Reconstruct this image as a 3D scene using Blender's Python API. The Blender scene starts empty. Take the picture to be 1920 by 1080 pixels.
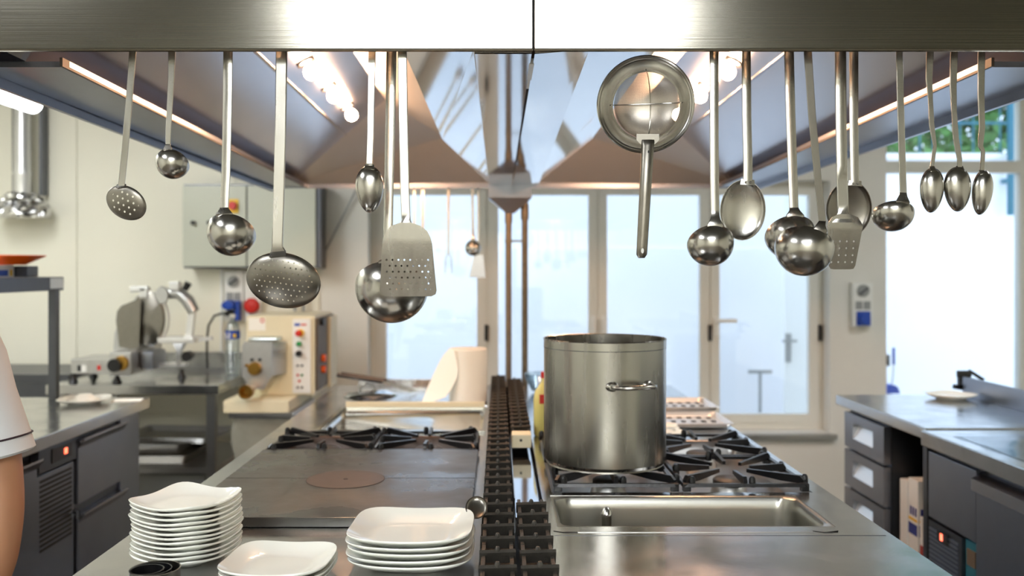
import bpy, bmesh, math, random
from mathutils import Vector, Matrix
random.seed(7)
C = bpy.context.scene.collection
F = 1700.0; CX = 935.0; CY = 505.0; CZ = 1.45
def PX(px, Y): return (px - CX) * Y / F
def PZ(py, Y): return CZ - (py - CY) * Y / F
def P(px, py, Y): return Vector((PX(px, Y), Y, PZ(py, Y)))

# ------------------------------------------------------------------ materials
def lin(c):
    return tuple(((v / 255) / 12.92 if v / 255 <= .04045 else ((v / 255 + .055) / 1.055) ** 2.4) for v in c) + (1,)
def nt(name):
    m = bpy.data.materials.new(name); m.use_nodes = True
    t = m.node_tree; b = t.nodes['Principled BSDF']
    return m, t, b
def mat(name, col, rough=.5, metal=0, noise=0, nscale=20, stretch=(1, 1, 1), bump=0, bscale=60, bstretch=None, spec=None, rvar=0, coat=0, sss=0):
    m, t, b = nt(name)
    b.inputs['Base Color'].default_value = lin(col)
    b.inputs['Roughness'].default_value = rough
    b.inputs['Metallic'].default_value = metal
    if spec is not None: b.inputs['Specular IOR Level'].default_value = spec
    if coat: b.inputs['Coat Weight'].default_value = coat; b.inputs['Coat Roughness'].default_value = .05
    if sss:
        b.inputs['Subsurface Weight'].default_value = sss; b.inputs['Subsurface Scale'].default_value = .02
    if noise or rvar or bump:
        tc = t.nodes.new('ShaderNodeTexCoord')
    if noise or rvar:
        mp = t.nodes.new('ShaderNodeMapping'); mp.inputs['Scale'].default_value = stretch
        nz = t.nodes.new('ShaderNodeTexNoise'); nz.inputs['Scale'].default_value = nscale; nz.inputs['Detail'].default_value = 5
        t.links.new(tc.outputs['Object'], mp.inputs[0]); t.links.new(mp.outputs[0], nz.inputs['Vector'])
        if noise:
            mx = t.nodes.new('ShaderNodeMix'); mx.data_type = 'RGBA'
            c = lin(col); k = 1 - noise
            mx.inputs[6].default_value = (c[0] * k, c[1] * k, c[2] * k, 1)
            k = 1 + noise * .6
            mx.inputs[7].default_value = (min(1, c[0] * k), min(1, c[1] * k), min(1, c[2] * k), 1)
            t.links.new(nz.outputs['Fac'], mx.inputs[0]); t.links.new(mx.outputs[2], b.inputs['Base Color'])
        if rvar:
            mr = t.nodes.new('ShaderNodeMapRange'); mr.inputs[1].default_value = .3; mr.inputs[2].default_value = .7
            mr.inputs[3].default_value = max(.02, rough - rvar); mr.inputs[4].default_value = rough + rvar
            t.links.new(nz.outputs['Fac'], mr.inputs[0]); t.links.new(mr.outputs[0], b.inputs['Roughness'])
    if bump:
        mp2 = t.nodes.new('ShaderNodeMapping'); mp2.inputs['Scale'].default_value = bstretch or (1, 1, 1)
        n2 = t.nodes.new('ShaderNodeTexNoise'); n2.inputs['Scale'].default_value = bscale; n2.inputs['Detail'].default_value = 3
        bp = t.nodes.new('ShaderNodeBump'); bp.inputs['Strength'].default_value = bump; bp.inputs['Distance'].default_value = .002
        t.links.new(tc.outputs['Object'], mp2.inputs[0]); t.links.new(mp2.outputs[0], n2.inputs['Vector'])
        t.links.new(n2.outputs['Fac'], bp.inputs['Height']); t.links.new(bp.outputs[0], b.inputs['Normal'])
    return m
def emis(name, col, s):
    m, t, b = nt(name)
    b.inputs['Base Color'].default_value = (.8, .8, .8, 1)
    b.inputs['Emission Color'].default_value = tuple(col) + (1,)
    b.inputs['Emission Strength'].default_value = s
    return m
def holes(name, base, pitch, rad, xr, zr, ell=True, cx=0, cz=0, stagger=True):
    """metal sheet with real see-through punched holes laid out on a grid in object x/z"""
    m = base.copy(); m.name = name; t = m.node_tree; b = t.nodes['Principled BSDF']
    N = t.nodes.new; L = t.links.new
    def M(op, a, b_=None, c=None):
        n = N('ShaderNodeMath'); n.operation = op
        for i, v in enumerate((a, b_, c)):
            if v is None: continue
            if isinstance(v, (int, float)): n.inputs[i].default_value = v
            else: L(v, n.inputs[i])
        return n.outputs[0]
    tc = N('ShaderNodeTexCoord'); sp = N('ShaderNodeSeparateXYZ'); L(tc.outputs['Object'], sp.inputs[0])
    x = M('SUBTRACT', sp.outputs[0], cx); z = M('SUBTRACT', sp.outputs[2], cz)
    zi = M('DIVIDE', z, pitch); row = M('FLOOR', zi); 
    sh = M('MULTIPLY', M('MODULO', M('ABSOLUTE', row), 2.0), .5 if stagger else 0.)
    xi = M('ADD', M('DIVIDE', x, pitch), sh)
    fx = M('SUBTRACT', M('FRACT', xi), .5); fz = M('SUBTRACT', M('FRACT', zi), .5)
    d = M('SQRT', M('ADD', M('MULTIPLY', fx, fx), M('MULTIPLY', fz, fz)))
    h = M('LESS_THAN', d, rad / pitch)
    if ell:
        e = M('ADD', M('POWER', M('DIVIDE', M('ABSOLUTE', x), xr), 2.0), M('POWER', M('DIVIDE', M('ABSOLUTE', z), zr), 2.0))
        reg = M('LESS_THAN', e, 1.0)
    else:
        reg = M('MULTIPLY', M('LESS_THAN', M('ABSOLUTE', x), xr), M('LESS_THAN', M('ABSOLUTE', z), zr))
    L(M('SUBTRACT', 1.0, M('MULTIPLY', h, reg)), b.inputs['Alpha'])
    return m

STEEL = mat('steel_worktop', (190, 190, 190), .2, 1, noise=.08, nscale=9, rvar=.06, bump=.1, bscale=40)
STEEL2 = mat('steel_satin', (184, 184, 184), .3, 1, noise=.08, nscale=14, bump=.05, bscale=80)
BRUSH = mat('steel_brushed_long', (158, 155, 144), .16, 1, noise=.05, nscale=30, stretch=(.15, 1, 8), bump=.05, bscale=120, bstretch=(.02, 1, 3))
SINKM = mat('steel_sink', (172, 171, 164), .3, 1, noise=.06, nscale=20, bump=.05, bscale=80)
HOODM = mat('steel_hood_sheet', (190, 190, 196), .22, 1, noise=.08, nscale=6, bump=.05, bscale=8)
LIPM = mat('gutter_lip_dimmed_steel', (104, 98, 92), .55, 1, noise=.1)  # steel colour darkened to tone down the bulb light on the lips
INNERM = mat('machine_interior_brown', (104, 92, 76), .6, noise=.2)
HOODR = mat('steel_hood_brushed_rough', (228, 224, 220), .5, 1, noise=.06, nscale=6)
HOODMIR = mat('steel_hood_mirror', (200, 202, 206), .07, 1, noise=.06, nscale=7, bump=.03, bscale=5)
UTEN = mat('steel_utensil_satin', (190, 188, 182), .25, 1, noise=.07, nscale=24, stretch=(3, 3, .4), rvar=.04, bump=.03, bscale=200)
UTENP = mat('steel_utensil_polished', (182, 180, 174), .22, 1, noise=.12, nscale=30, rvar=.05, bump=.04, bscale=60)
UTEND = mat('steel_utensil_worn', (140, 136, 128), .32, 1, noise=.12, nscale=50, bump=.06, bscale=120)
POTM = mat('steel_pot_satin', (164, 162, 156), .26, 1, noise=.06, nscale=30, stretch=(1, 1, .12), rvar=.04, bump=.08, bscale=60, bstretch=(1, 1, .1))
FRIDGE = mat('steel_fridge_sheet', (148, 152, 162), .32, 1, noise=.1, nscale=10, bump=.05, bscale=50)
FRIDGED = mat('steel_fridge_trim', (98, 100, 106), .35, 1, noise=.1)
IRON = mat('cast_iron', (66, 63, 58), .42, .3, noise=.3, nscale=50, bump=.5, bscale=180)
IRON2 = mat('black_enamel_iron', (22, 22, 24), .3, .2, noise=.2, nscale=30, bump=.2, bscale=120)
PLATEIRON = mat('solid_top_plate_steel', (98, 97, 94), .3, .85, noise=.2, nscale=7, rvar=.1, bump=.12, bscale=50)
PLATEDISC = mat('solid_top_disc_iron', (92, 82, 77), .42, .7, noise=.2, nscale=30, bump=.1, bscale=80)
GRIDM = mat('griddle_steel', (170, 168, 160), .16, 1, noise=.18, nscale=8, rvar=.08)
PORC = mat('white_porcelain', (236, 238, 230), .12, 0, coat=.5)
WALL = mat('wall_cream_panel', (238, 234, 216), .5, 0, noise=.04, nscale=2.5, bump=.1, bscale=300)
WALLP = mat('wall_plaster_pale', (230, 228, 220), .8, 0, noise=.07, nscale=6, bump=.4, bscale=60)
CEIL = mat('ceiling_dull_beige', (104, 102, 96), .8)
FLOORM = mat('floor_tile_dark', (92, 84, 74), .35, 0, noise=.25, nscale=5, bump=.1)
FRAMEM = mat('window_frame_offwhite', (226, 224, 214), .4, 0)
WHITEP = mat('white_plastic', (235, 235, 230), .4)
CREAMP = mat('cream_enamel', (226, 216, 184), .35, noise=.06, nscale=9)
GREYBOX = mat('cabinet_enamel_greygreen', (198, 200, 184), .4)
GREYP = mat('grey_plastic', (150, 152, 150), .4)
BLACKP = mat('black_plastic', (20, 20, 22), .35)
DARK = mat('dark_recess', (26, 24, 22), .6)
REDP = mat('red_plastic', (205, 40, 30), .35)
YELP = mat('yellow_plastic', (235, 190, 30), .4)
BLUEP = mat('blue_plastic', (20, 70, 175), .4)
GREENP = mat('green_plastic', (20, 130, 60), .4)
ORANGEP = mat('orange_plastic', (250, 100, 20), .35)
ALU = mat('cast_aluminium', (196, 196, 194), .35, .9, noise=.1, nscale=40)
ALUB = mat('bright_aluminium', (228, 228, 226), .3, .7)
FOIL = mat('crumpled_foil', (220, 220, 220), .18, 1, bump=1, bscale=40)
BRASS = mat('brass', (176, 136, 66), .3, 1, noise=.2)
COPPERP = mat('copper_pipe_old', (142, 124, 104), .45, 1, noise=.3, nscale=20)
PIPED = mat('galvanised_pipe_dirty', (120, 108, 92), .45, .9, noise=.4, nscale=30)
PAPER = mat('paper_white', (240, 238, 228), .9, sss=0)
WOODB = mat('cream_board', (232, 222, 190), .6, noise=.1, nscale=8)
CLOTH = mat('jacket_cotton', (212, 216, 220), .85, bump=.3, bscale=30, noise=.03, nscale=10)
PIPING = mat('dark_piping', (40, 20, 34), .7)
SKIN = mat('skin', (172, 124, 92), .5, sss=.1, noise=.1, nscale=14)
HAIR = mat('dark_hair', (30, 22, 18), .6)
TROUS = mat('dark_trousers', (40, 40, 46), .8)
OUTW = mat('outside_plaster_white', (244, 244, 246), .9, noise=.07, nscale=1.4)
OUTG = mat('outside_paving', (190, 188, 184), .9)
LEAF = mat('leaf_green', (84, 140, 62), .4, noise=.4, nscale=3)
LEAF.node_tree.nodes['Principled BSDF'].inputs['Transmission Weight'].default_value = 0
PIPEB = mat('bluegreen_paint', (40, 110, 130), .5)
OIL = mat('yellow_oil', (225, 215, 130), .25, 0)
PRINTB = mat('carton_blue_print', (40, 50, 130), .5)
PRINTR = mat('carton_red_print', (170, 60, 50), .5)
BAG = mat('grey_plastic_liner', (150, 148, 136), .3, 0, noise=.35, nscale=16, bump=1, bscale=18)
REDLED = emis('red_display_digits', (1, .08, .02), 2.5)
TUBE = emis('fluorescent_tube_light', (.96, 1, .98), 14)
PANEL = emis('ceiling_light_panel', (.95, .975, 1.0), 13)
BULB = emis('warm_bulb_light', (1, .56, .31), 300)
def glassm(name, tint=(1, 1, 1), f=.06, rough=.0):
    m, t, b = nt(name); t.nodes.remove(b)
    o = t.nodes['Material Output']
    tr = t.nodes.new('ShaderNodeBsdfTransparent'); tr.inputs[0].default_value = tint + (1,)
    gl = t.nodes.new('ShaderNodeBsdfGlossy'); gl.inputs['Roughness'].default_value = rough
    fr = t.nodes.new('ShaderNodeLayerWeight'); fr.inputs[0].default_value = .25
    ad = t.nodes.new('ShaderNodeMath'); ad.operation = 'MULTIPLY_ADD'; ad.inputs[1].default_value = .5; ad.inputs[2].default_value = f
    mx = t.nodes.new('ShaderNodeMixShader')
    t.links.new(fr.outputs['Fresnel'], ad.inputs[0]); t.links.new(ad.outputs[0], mx.inputs[0])
    t.links.new(tr.outputs[0], mx.inputs[1]); t.links.new(gl.outputs[0], mx.inputs[2]); t.links.new(mx.outputs[0], o.inputs[0])
    return m
GLASS = glassm('window_glass', (.93, .96, 1.0))
CLEARP = glassm('clear_plastic', (.86, .92, .95), .15, .1)
def meshm():
    m, t, b = nt('fine_wire_mesh')
    b.inputs['Base Color'].default_value = lin((176, 170, 160)); b.inputs['Metallic'].default_value = 1; b.inputs['Roughness'].default_value = .35
    tc = t.nodes.new('ShaderNodeTexCoord'); sp = t.nodes.new('ShaderNodeSeparateXYZ'); t.links.new(tc.outputs['Object'], sp.inputs[0])
    outs = []
    for a in (0, 2):
        mu = t.nodes.new('ShaderNodeMath'); mu.operation = 'MULTIPLY'; mu.inputs[1].default_value = 1 / .0016
        fr = t.nodes.new('ShaderNodeMath'); fr.operation = 'FRACT'; lt = t.nodes.new('ShaderNodeMath'); lt.operation = 'LESS_THAN'; lt.inputs[1].default_value = .55
        t.links.new(sp.outputs[a], mu.inputs[0]); t.links.new(mu.outputs[0], fr.inputs[0]); t.links.new(fr.outputs[0], lt.inputs[0]); outs.append(lt.outputs[0])
    mxx = t.nodes.new('ShaderNodeMath'); mxx.operation = 'MAXIMUM'
    t.links.new(outs[0], mxx.inputs[0]); t.links.new(outs[1], mxx.inputs[1]); t.links.new(mxx.outputs[0], b.inputs['Alpha'])
    return m
MESHM = meshm()

# ------------------------------------------------------------------ mesh helper
class MB:
    def __init__(s): s.b = bmesh.new(); s.M = Matrix(); s.bv = False
    def _v(s, p): return s.b.verts.new(s.M @ Vector(p))
    def face(s, pts):
        return s.b.faces.new([s._v(p) for p in pts])
    def box(s, x0, x1, y0, y1, z0, z1, bev=0):
        x0, x1 = sorted((x0, x1)); y0, y1 = sorted((y0, y1)); z0, z1 = sorted((z0, z1))
        v = [s._v(p) for p in ((x0,y0,z0),(x1,y0,z0),(x1,y1,z0),(x0,y1,z0),(x0,y0,z1),(x1,y0,z1),(x1,y1,z1),(x0,y1,z1))]
        fs = [s.b.faces.new([v[i] for i in q]) for q in ((3,2,1,0),(4,5,6,7),(0,1,5,4),(1,2,6,5),(2,3,7,6),(3,0,4,7))]
        if bev:
            s.bv = True
            es = list({e for f in fs for e in f.edges})
            bmesh.ops.bevel(s.b, geom=es, offset=bev, segments=2, affect='EDGES', profile=.6)
        return s
    def bar(s, a, b, w, h, up=(0, 0, 1), w2=None, h2=None):
        a = Vector(a); b = Vector(b); d = (b - a).normalized(); u = Vector(up)
        r = d.cross(u)
        if r.length < 1e-4: r = d.cross(Vector((0, 1, 0)))
        r.normalize(); u = r.cross(d).normalized()
        w2 = w if w2 is None else w2; h2 = h if h2 is None else h2
        q = []
        for p, ww, hh in ((a, w, h), (b, w2, h2)):
            q += [s._v(p + r * ww / 2 * i + u * hh / 2 * j) for i, j in ((-1,-1),(1,-1),(1,1),(-1,1))]
        for f in ((0,1,2,3),(7,6,5,4),(0,4,5,1),(1,5,6,2),(2,6,7,3),(3,7,4,0)): s.b.faces.new([q[i] for i in f])
        return s
    def rings(s, rings, cap0=True, cap1=True, closed=True):
        vs = [[s._v(p) for p in r] for r in rings]
        n = len(vs[0])
        for a, b in zip(vs, vs[1:]):
            for i in range(n if closed else n - 1):
                j = (i + 1) % n
                try: s.b.faces.new((a[i], a[j], b[j], b[i]))
                except ValueError: pass
        if closed and cap0: s.b.faces.new(list(reversed(vs[0])))
        if closed and cap1: s.b.faces.new(vs[-1])
        return s
    def lathe(s, prof, c=(0, 0, 0), n=32, axis='z', cap0=False, cap1=False, sx=1, sy=1):
        c = Vector(c); R = []
        for r, h in prof:
            ring = []
            for i in range(n):
                a = 2 * math.pi * i / n; u, v = max(r, 1e-5) * math.cos(a) * sx, max(r, 1e-5) * math.sin(a) * sy
                p = {'z': (u, v, h), 'y': (u, h, v), 'x': (h, u, v)}[axis]
                ring.append(c + Vector(p))
            R.append(ring)
        return s.rings(R, cap0, cap1)
    def cyl(s, c, r, h, axis='z', n=24, r2=None):
        return s.lathe([(r, 0), (r if r2 is None else r2, h)], c, n, axis, True, True)
    def tube(s, pts, rad, n=8, flat=None):
        """round tube; flat=(w,t) gives a strap cross-section; rad may be a list"""
        pts = [Vector(p) for p in pts]; R = []
        prev = None
        for i, p in enumerate(pts):
            d = (pts[min(i + 1, len(pts) - 1)] - pts[max(i - 1, 0)]).normalized()
            if prev is None:
                u = d.cross(Vector((0, 1, 0)))
                if u.length < .1: u = d.cross(Vector((0, 0, 1)))
            else: u = prev - d * prev.dot(d)
            u.normalize(); prev = u; v = d.cross(u)
            r = rad[i] if isinstance(rad, (list, tuple)) else rad
            R.append([p + u * r * math.cos(2 * math.pi * k / n) + v * r * math.sin(2 * math.pi * k / n) for k in range(n)])
        return s.rings(R)
    def strap(s, pts):
        """pts: (x,y,z,width,thick) running in the x/z plane or curling in y; width is along x"""
        R = []
        n = len(pts)
        for i, p in enumerate(pts):
            a = Vector(pts[max(i - 1, 0)][:3]); b = Vector(pts[min(i + 1, n - 1)][:3]); d = (b - a).normalized()
            ax = Vector((1, 0, 0)); ax = (ax - d * ax.dot(d)).normalized(); nn = d.cross(ax)
            c = Vector(p[:3]); w, t = p[3] / 2, p[4] / 2
            R.append([c + ax * w * i_ + nn * t * j_ for i_, j_ in ((-1,-.4),(-.85,-1),(.85,-1),(1,-.4),(1,.4),(.85,1),(-.85,1),(-1,.4))])
        return s.rings(R)
    def prism(s, poly, h, axis='y', off=0):
        """poly of (a,b) extruded along axis from off to off+h"""
        def q(a, b, c): return {'y': (a, c, b), 'z': (a, b, c), 'x': (c, a, b)}[axis]
        return s.rings([[q(a, b, off) for a, b in poly], [q(a, b, off + h) for a, b in poly]])
    def build(s, name, m, parent=None, loc=(0, 0, 0), rot=None, smooth=True, ang=35, mod=None):
        bmesh.ops.recalc_face_normals(s.b, faces=s.b.faces)
        me = bpy.data.meshes.new(name); s.b.to_mesh(me); s.b.free()
        for k in (m if isinstance(m, (list, tuple)) else [m]): me.materials.append(k)
        if smooth:
            me.polygons.foreach_set('use_smooth', [True] * len(me.polygons)); me.set_sharp_from_angle(angle=math.radians(ang))
        o = bpy.data.objects.new(name, me); C.objects.link(o); o.location = loc
        if rot: o.rotation_euler = rot
        if parent: o.parent = parent
        if s.bv:
            wn = o.modifiers.new('Weighted', 'WEIGHTED_NORMAL'); wn.keep_sharp = True; wn.weight = 100
        return o
def tag(o, label, cat, group=None, kind=None):
    o['label'] = label; o['category'] = cat
    if group: o['group'] = group
    if kind: o['kind'] = kind
    return o
def thing(name, label, cat, loc=(0, 0, 0), rz=0, group=None):
    o = bpy.data.objects.new(name, None); C.objects.link(o); o.location = loc; o.rotation_euler = (0, 0, rz)
    o.empty_display_size = .05
    return tag(o, label, cat, group)
def struct(o): o['kind'] = 'structure'; return o
def copy_tree(o, parent=None):
    c = o.copy(); C.objects.link(c); c.parent = parent
    for ch in [x for x in C.objects if x.parent == o]: copy_tree(ch, c)
    return c
def cells(mb, ax, x0, x1, y0, y1, t0, t1, hs):
    """plate with rectangular holes; ax='z' plate in xy, ax='y' plate in xz"""
    xs = sorted({x0, x1} | {h[0] for h in hs} | {h[1] for h in hs}); ys = sorted({y0, y1} | {h[2] for h in hs} | {h[3] for h in hs})
    vc = {}
    def V(i, j, k):
        key = (i, j, k)
        if key not in vc:
            a, b, t = xs[i], ys[j], (t0, t1)[k]
            vc[key] = mb._v((a, b, t) if ax == 'z' else (a, t, b))
        return vc[key]
    def solid(i, j):
        if i < 0 or j < 0 or i >= len(xs) - 1 or j >= len(ys) - 1: return False
        cx, cy = (xs[i] + xs[i + 1]) / 2, (ys[j] + ys[j + 1]) / 2
        return not any(h[0] < cx < h[1] and h[2] < cy < h[3] for h in hs)
    for i in range(len(xs) - 1):
        for j in range(len(ys) - 1):
            if not solid(i, j): continue
            for k in (0, 1): mb.b.faces.new((V(i, j, k), V(i + 1, j, k), V(i + 1, j + 1, k), V(i, j + 1, k)))
            for di, dj, a, b in ((-1, 0, (i, j), (i, j + 1)), (1, 0, (i + 1, j), (i + 1, j + 1)), (0, -1, (i, j), (i + 1, j)), (0, 1, (i, j + 1), (i + 1, j + 1))):
                if not solid(i + di, j + dj): mb.b.faces.new((V(*a, 0), V(*b, 0), V(*b, 1), V(*a, 1)))
    return mb

# ------------------------------------------------------------------ room shell
XL, XR, YB, YF, ZC = -3.5, 3.75, 5.6, -3.2, 2.95
struct(MB().box(XL - .2, XR + .2, YF - .2, YB + .3, -.1, 0).build('floor', FLOORM))
struct(MB().box(XL - .2, XR + .2, YF - .2, YB + .3, ZC, ZC + .1).build('ceiling', CEIL))
WB = YB + .3
W1 = (PX(690, YB), PX(1556, YB), .44, 2.0)      # window opening over the sill
W2 = (PX(1662, YB), XR - .14, .05, 2.6)
m = MB(); cells(m, 'y', XL - .2, XR + .2, 0, ZC, YB, WB, [W1, W2])
struct(m.build('wall_back', WALLP, smooth=False))
struct(MB().box(XL - .2, XL, YF, YB, 0, ZC).build('wall_left', WALL))
struct(MB().box(XR, XR + .2, YF, YB, 0, ZC).build('wall_right', WALL))
struct(MB().box(XL - .2, XR + .2, YF - .2, YF, 0, ZC).build('wall_front', WALL))
# cream hygienic cladding sheets on the left part of the back wall
cl_ = MB()
xs = [XL, -2.60, -1.62, PX(600, YB)]
for a, b in zip(xs, xs[1:]): cl_.box(a + .002, b - .002, YB - .012, YB, 0, ZC - .01, .002)
struct(cl_.build('trim_1', WALL))
# sill
struct(MB().box(W1[0], W1[1] + .03, YB - .05, WB, W1[2] - .035, W1[2] - .001, .004).build('trim_2', STEEL2))

def leaf(parent, x0, x1, z0, z1, Y, hl=None, hinge=None, fw=.055, mid=None):
    f = MB(); cells(f, 'y', x0, x1, z0, z1, Y, Y + .06, [(x0 + fw, x1 - fw, z0 + fw, z1 - fw)])
    f.box(x0 + fw - .008, x1 - fw + .008, Y + .012, Y + .018, z0 + fw - .008, z0 + fw)
    fr = f.build('window_frame', FRAMEM, parent, smooth=False)
    g = MB(); g.box(x0 + fw - .01, x1 - fw + .01, Y + .025, Y + .033, z0 + fw - .01, z1 - fw + .01); g.build('pane', GLASS, fr, smooth=False)
    if hl is not None:
        h = MB(); h.box(hl - .016, hl + .016, Y - .008, Y, 1.03, 1.16, .004); h.cyl((hl, Y - .045, 1.13), .01, .045, 'y', 12)
        h.box(hl - .012, hl + .012, Y - .055, Y - .04, 1.02, 1.145, .005); h.build('handle', WHITEP, fr)
    if hinge is not None:
        h = MB(); h.cyl((hinge, Y - .008, 1.0), .012, .1, 'z', 12); h.build('hinge', BLACKP, fr)
win = bpy.data.objects.new('window_1', None); C.objects.link(win); win['kind'] = 'structure'
YW = YB + .12
def wx(px): return PX(px, YW)
zt, zb = PZ(349, YW), PZ(793, YW)
f = MB(); cells(f, 'y', W1[0], W1[1], W1[2], W1[3], YW + .01, YW + .08, [(wx(716), wx(908), zb + .03, zt - .005), (wx(924), wx(1118), zb + .03, zt - .005), (wx(1124), wx(1330), zb + .03, zt - .005), (wx(1334), wx(1532), zb + .03, zt - .005)])
f.build('outer_frame', FRAMEM, win, smooth=False)
leaf(win, wx(708), wx(911), zb, zt, YW, hinge=wx(912))
leaf(win, wx(918), wx(1120), zb, zt, YW, hl=wx(1112))
leaf(win, wx(1122), wx(1329), zb, zt, YW, hl=wx(1131), hinge=wx(1331))
leaf(win, wx(1333), wx(1534), zb, zt, YW, hinge=wx(1537))
h = MB(); h.box(wx(1343) - .016, wx(1343) + .016, YW - .012, YW, 1.03, 1.15, .004); h.box(wx(1340), wx(1340) + .13, YW - .05, YW - .035, 1.115, 1.14, .005); h.cyl((wx(1343), YW - .045, 1.127), .01, .045, 'y', 12)
h.build('handle', WHITEP, win)
# vertical pale reveal strip at the right of the opening
win2 = bpy.data.objects.new('window_2', None); C.objects.link(win2); win2['kind'] = 'structure'
z2 = PZ(312, YW)
f = MB(); x1_ = wx(1913)
cells(f, 'y', W2[0], W2[1], W2[2], W2[3], YW, YW + .07, [(W2[0] + .012, x1_, .12, z2 - .04), (W2[0] + .012, x1_, z2 + .035, 2.55)])
fr = f.build('window_frame', FRAMEM, win2, smooth=False)
MB().box(W2[0] + .004, x1_ + .008, YW + .03, YW + .038, .11, z2 - .035).build('pane', GLASS, fr, smooth=False)
MB().box(W2[0] + .004, x1_ + .008, YW + .03, YW + .038, z2 + .03, 2.56).build('pane', GLASS, fr, smooth=False)

# ------------------------------------------------------------------ outside
struct(MB().box(-5, 12, WB, 8.9, -.15, -.02).build('outside_ground', OUTG))
m = MB(); m.box(-5, 12, 8.0, 8.3, -.02, 2.43); m.box(-5, 12, 7.975, 8.0, -.02, PZ(466, 8)); m.box(-5, 12, 7.96, 8.32, 2.43, 2.47)
tag(m.build('courtyard_wall', OUTW, smooth=False), 'high white rendered courtyard wall seen through the windows', 'wall')
m = MB()
for i in range(14000):
    x = random.uniform(.5, 9.5); z = 2.4 + random.random() * 1.15; y = random.uniform(8.42, 9.3)
    s = random.uniform(.04, .09); a = random.random() * 6.28; t_ = random.uniform(-1.2, 1.2)
    M_ = Matrix.Translation((x, y, z)) @ Matrix.Rotation(a, 4, 'Z') @ Matrix.Rotation(t_, 4, 'X') @ Matrix.Rotation(random.random() * 3, 4, 'Y')
    m.M = M_; m.face([(-s, 0, 0), (0, 0, -s * .55), (s * 1.2, 0, 0), (0, .004, s * .55)])
m.M = Matrix()
tag(m.build('hedge', LEAF, smooth=False), 'dense green hedge leaves growing above the white courtyard wall', 'hedge', kind='stuff')
x = PX(1900, 7.85)
m = MB(); m.cyl((x, 7.88, PZ(403, 7.85)), .035, 1.4); m.box(x - .05, x + .05, 7.86, 7.96, 2.2, 2.24)
tag(m.build('standpipe', PIPEB), 'blue green painted metal pipe fixed down the courtyard wall', 'pipe')
m = MB()
for i in range(14):
    x = 4.0 + i * .12
    if i % 3: m.cyl((x - .35, 8.12, 2.47), .008, .75, n=6)
m.box(3.6, 5.4, 8.11, 8.13, 2.75, 2.77); m.box(3.6, 5.4, 8.11, 8.13, 3.15, 3.17)
tag(m.build('railing', PIPEB), 'thin blue green railing on top of the courtyard wall', 'railing')
# white outdoor door with a grey handle, seen through the last casement
x0 = PX(1468, 7.6); m = MB(); m.box(x0, x0 + .42, 7.55, 7.6, 0, 2.6, .005)
d = m.build('courtyard_door', WHITEP); tag(d, 'white courtyard door leaf with a grey lever handle beyond the window', 'door')
hx = PX(1477, 7.55); hz = PZ(652, 7.55)
m = MB(); m.box(hx - .025, hx + .025, 7.53, 7.55, hz - .12, hz + .12, .005); m.bar((hx - .06, 7.5, hz + .06), (hx + .06, 7.5, hz + .06), .02, .02); m.cyl((hx, 7.5, hz + .06), .012, .05, 'y', 10)
m.build('door_handle', GREYP, d)
x0 = PX(1425, 7.7)
m = MB(); m.cyl((x0, 7.7, -.02), .014, PZ(700, 7.7) + .02, n=10); m.box(x0 - .1, x0 + .1, 7.69, 7.71, PZ(700, 7.7), PZ(694, 7.7))
tag(m.build('bollard_stand', GREYP), 'thin grey stand with a short cross bar in the courtyard', 'stand')
t = thing('dustpan_set', 'blue dustpan with black and blue long handled brushes outside the window', 'dustpan', P(1672, 738, 6.4))
m = MB(); m.prism([(-.03, 0), (.06, 0), (.045, .045), (.02, .06), (-.03, .06)], .1, 'y'); m.build('pan', BLUEP, t)
m = MB(); m.cyl((-.02, .05, .19), .028, .08, n=10); m.build('brush_head', BLACKP, t)
m = MB(); m.cyl((.035, .05, .2), .011, .12, n=8); m.build('grip', BLUEP, t)
m = MB(); m.tube([(.035, .05, .2), (.03, .05, .1), (.015, .05, .02)], .008); m.tube([(-.02, .05, .19), (-.02, .05, .0)], .008); m.tube([(0, .05, .0), (0, .05, -.6)], .02); m.build('shaft', WHITEP, t)

# ------------------------------------------------------------------ ceiling lights and added fill panels
for i, (x, y, lx, ly, nm) in enumerate([(-.05, -2.1, 1.1, 1.6, 'ceiling light panel behind the cooking island near the front wall'), (-2.55, 3.3, .3, 1.5, 'added unseen fill light panel above the refrigerated counter with the gantry shelf'), (2.5, 2.6, .3, 1.5, 'added unseen fill light panel above the counter by the big window'), (-2.2, .2, .4, 1.2, 'added unseen fill light panel over the aisle behind the cook')]):  # first panel reflects in the hood front; the other three are added fill
    t = thing('ceiling_light', nm, 'light', (x, y, ZC - .07), 0, 'ceiling light panels')
    m = MB(); cells(m, 'z', -lx - .03, lx + .03, -ly / 2 - .03, ly / 2 + .03, 0, .07, [(-lx, lx, -ly / 2, ly / 2)]); m.build('housing', WHITEP, t, smooth=False)
    MB().box(-lx, lx, -ly / 2, ly / 2, .02, .069).build('diffuser', PANEL, t, smooth=False)

# fluorescent fitting seen under the hood edge
Yl = 4.4
t = thing('fluorescent_lamp', 'long bright fluorescent tube lamp hanging beside the extractor hood', 'lamp', (PX(68, Yl) - .0, 0, PZ(197, Yl)))
m = MB(); m.lathe([(.0, 4.4), (.03, 4.395), (.045, 4.37), (.045, 2.6), (.0, 2.58)], (0, 0, 0), 16, 'y'); m.build('tube_cover', TUBE, t)
m = MB(); m.box(-.06, .06, 2.55, 4.42, .035, .085, .005); m.build('housing', WHITEP, t)
m = MB()
for y in (2.9, 4.1): m.cyl((0, y, .085), .006, ZC - PZ(197, Yl) - .085, n=6)
m.build('hanger_rod', GREYP, t)

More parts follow.
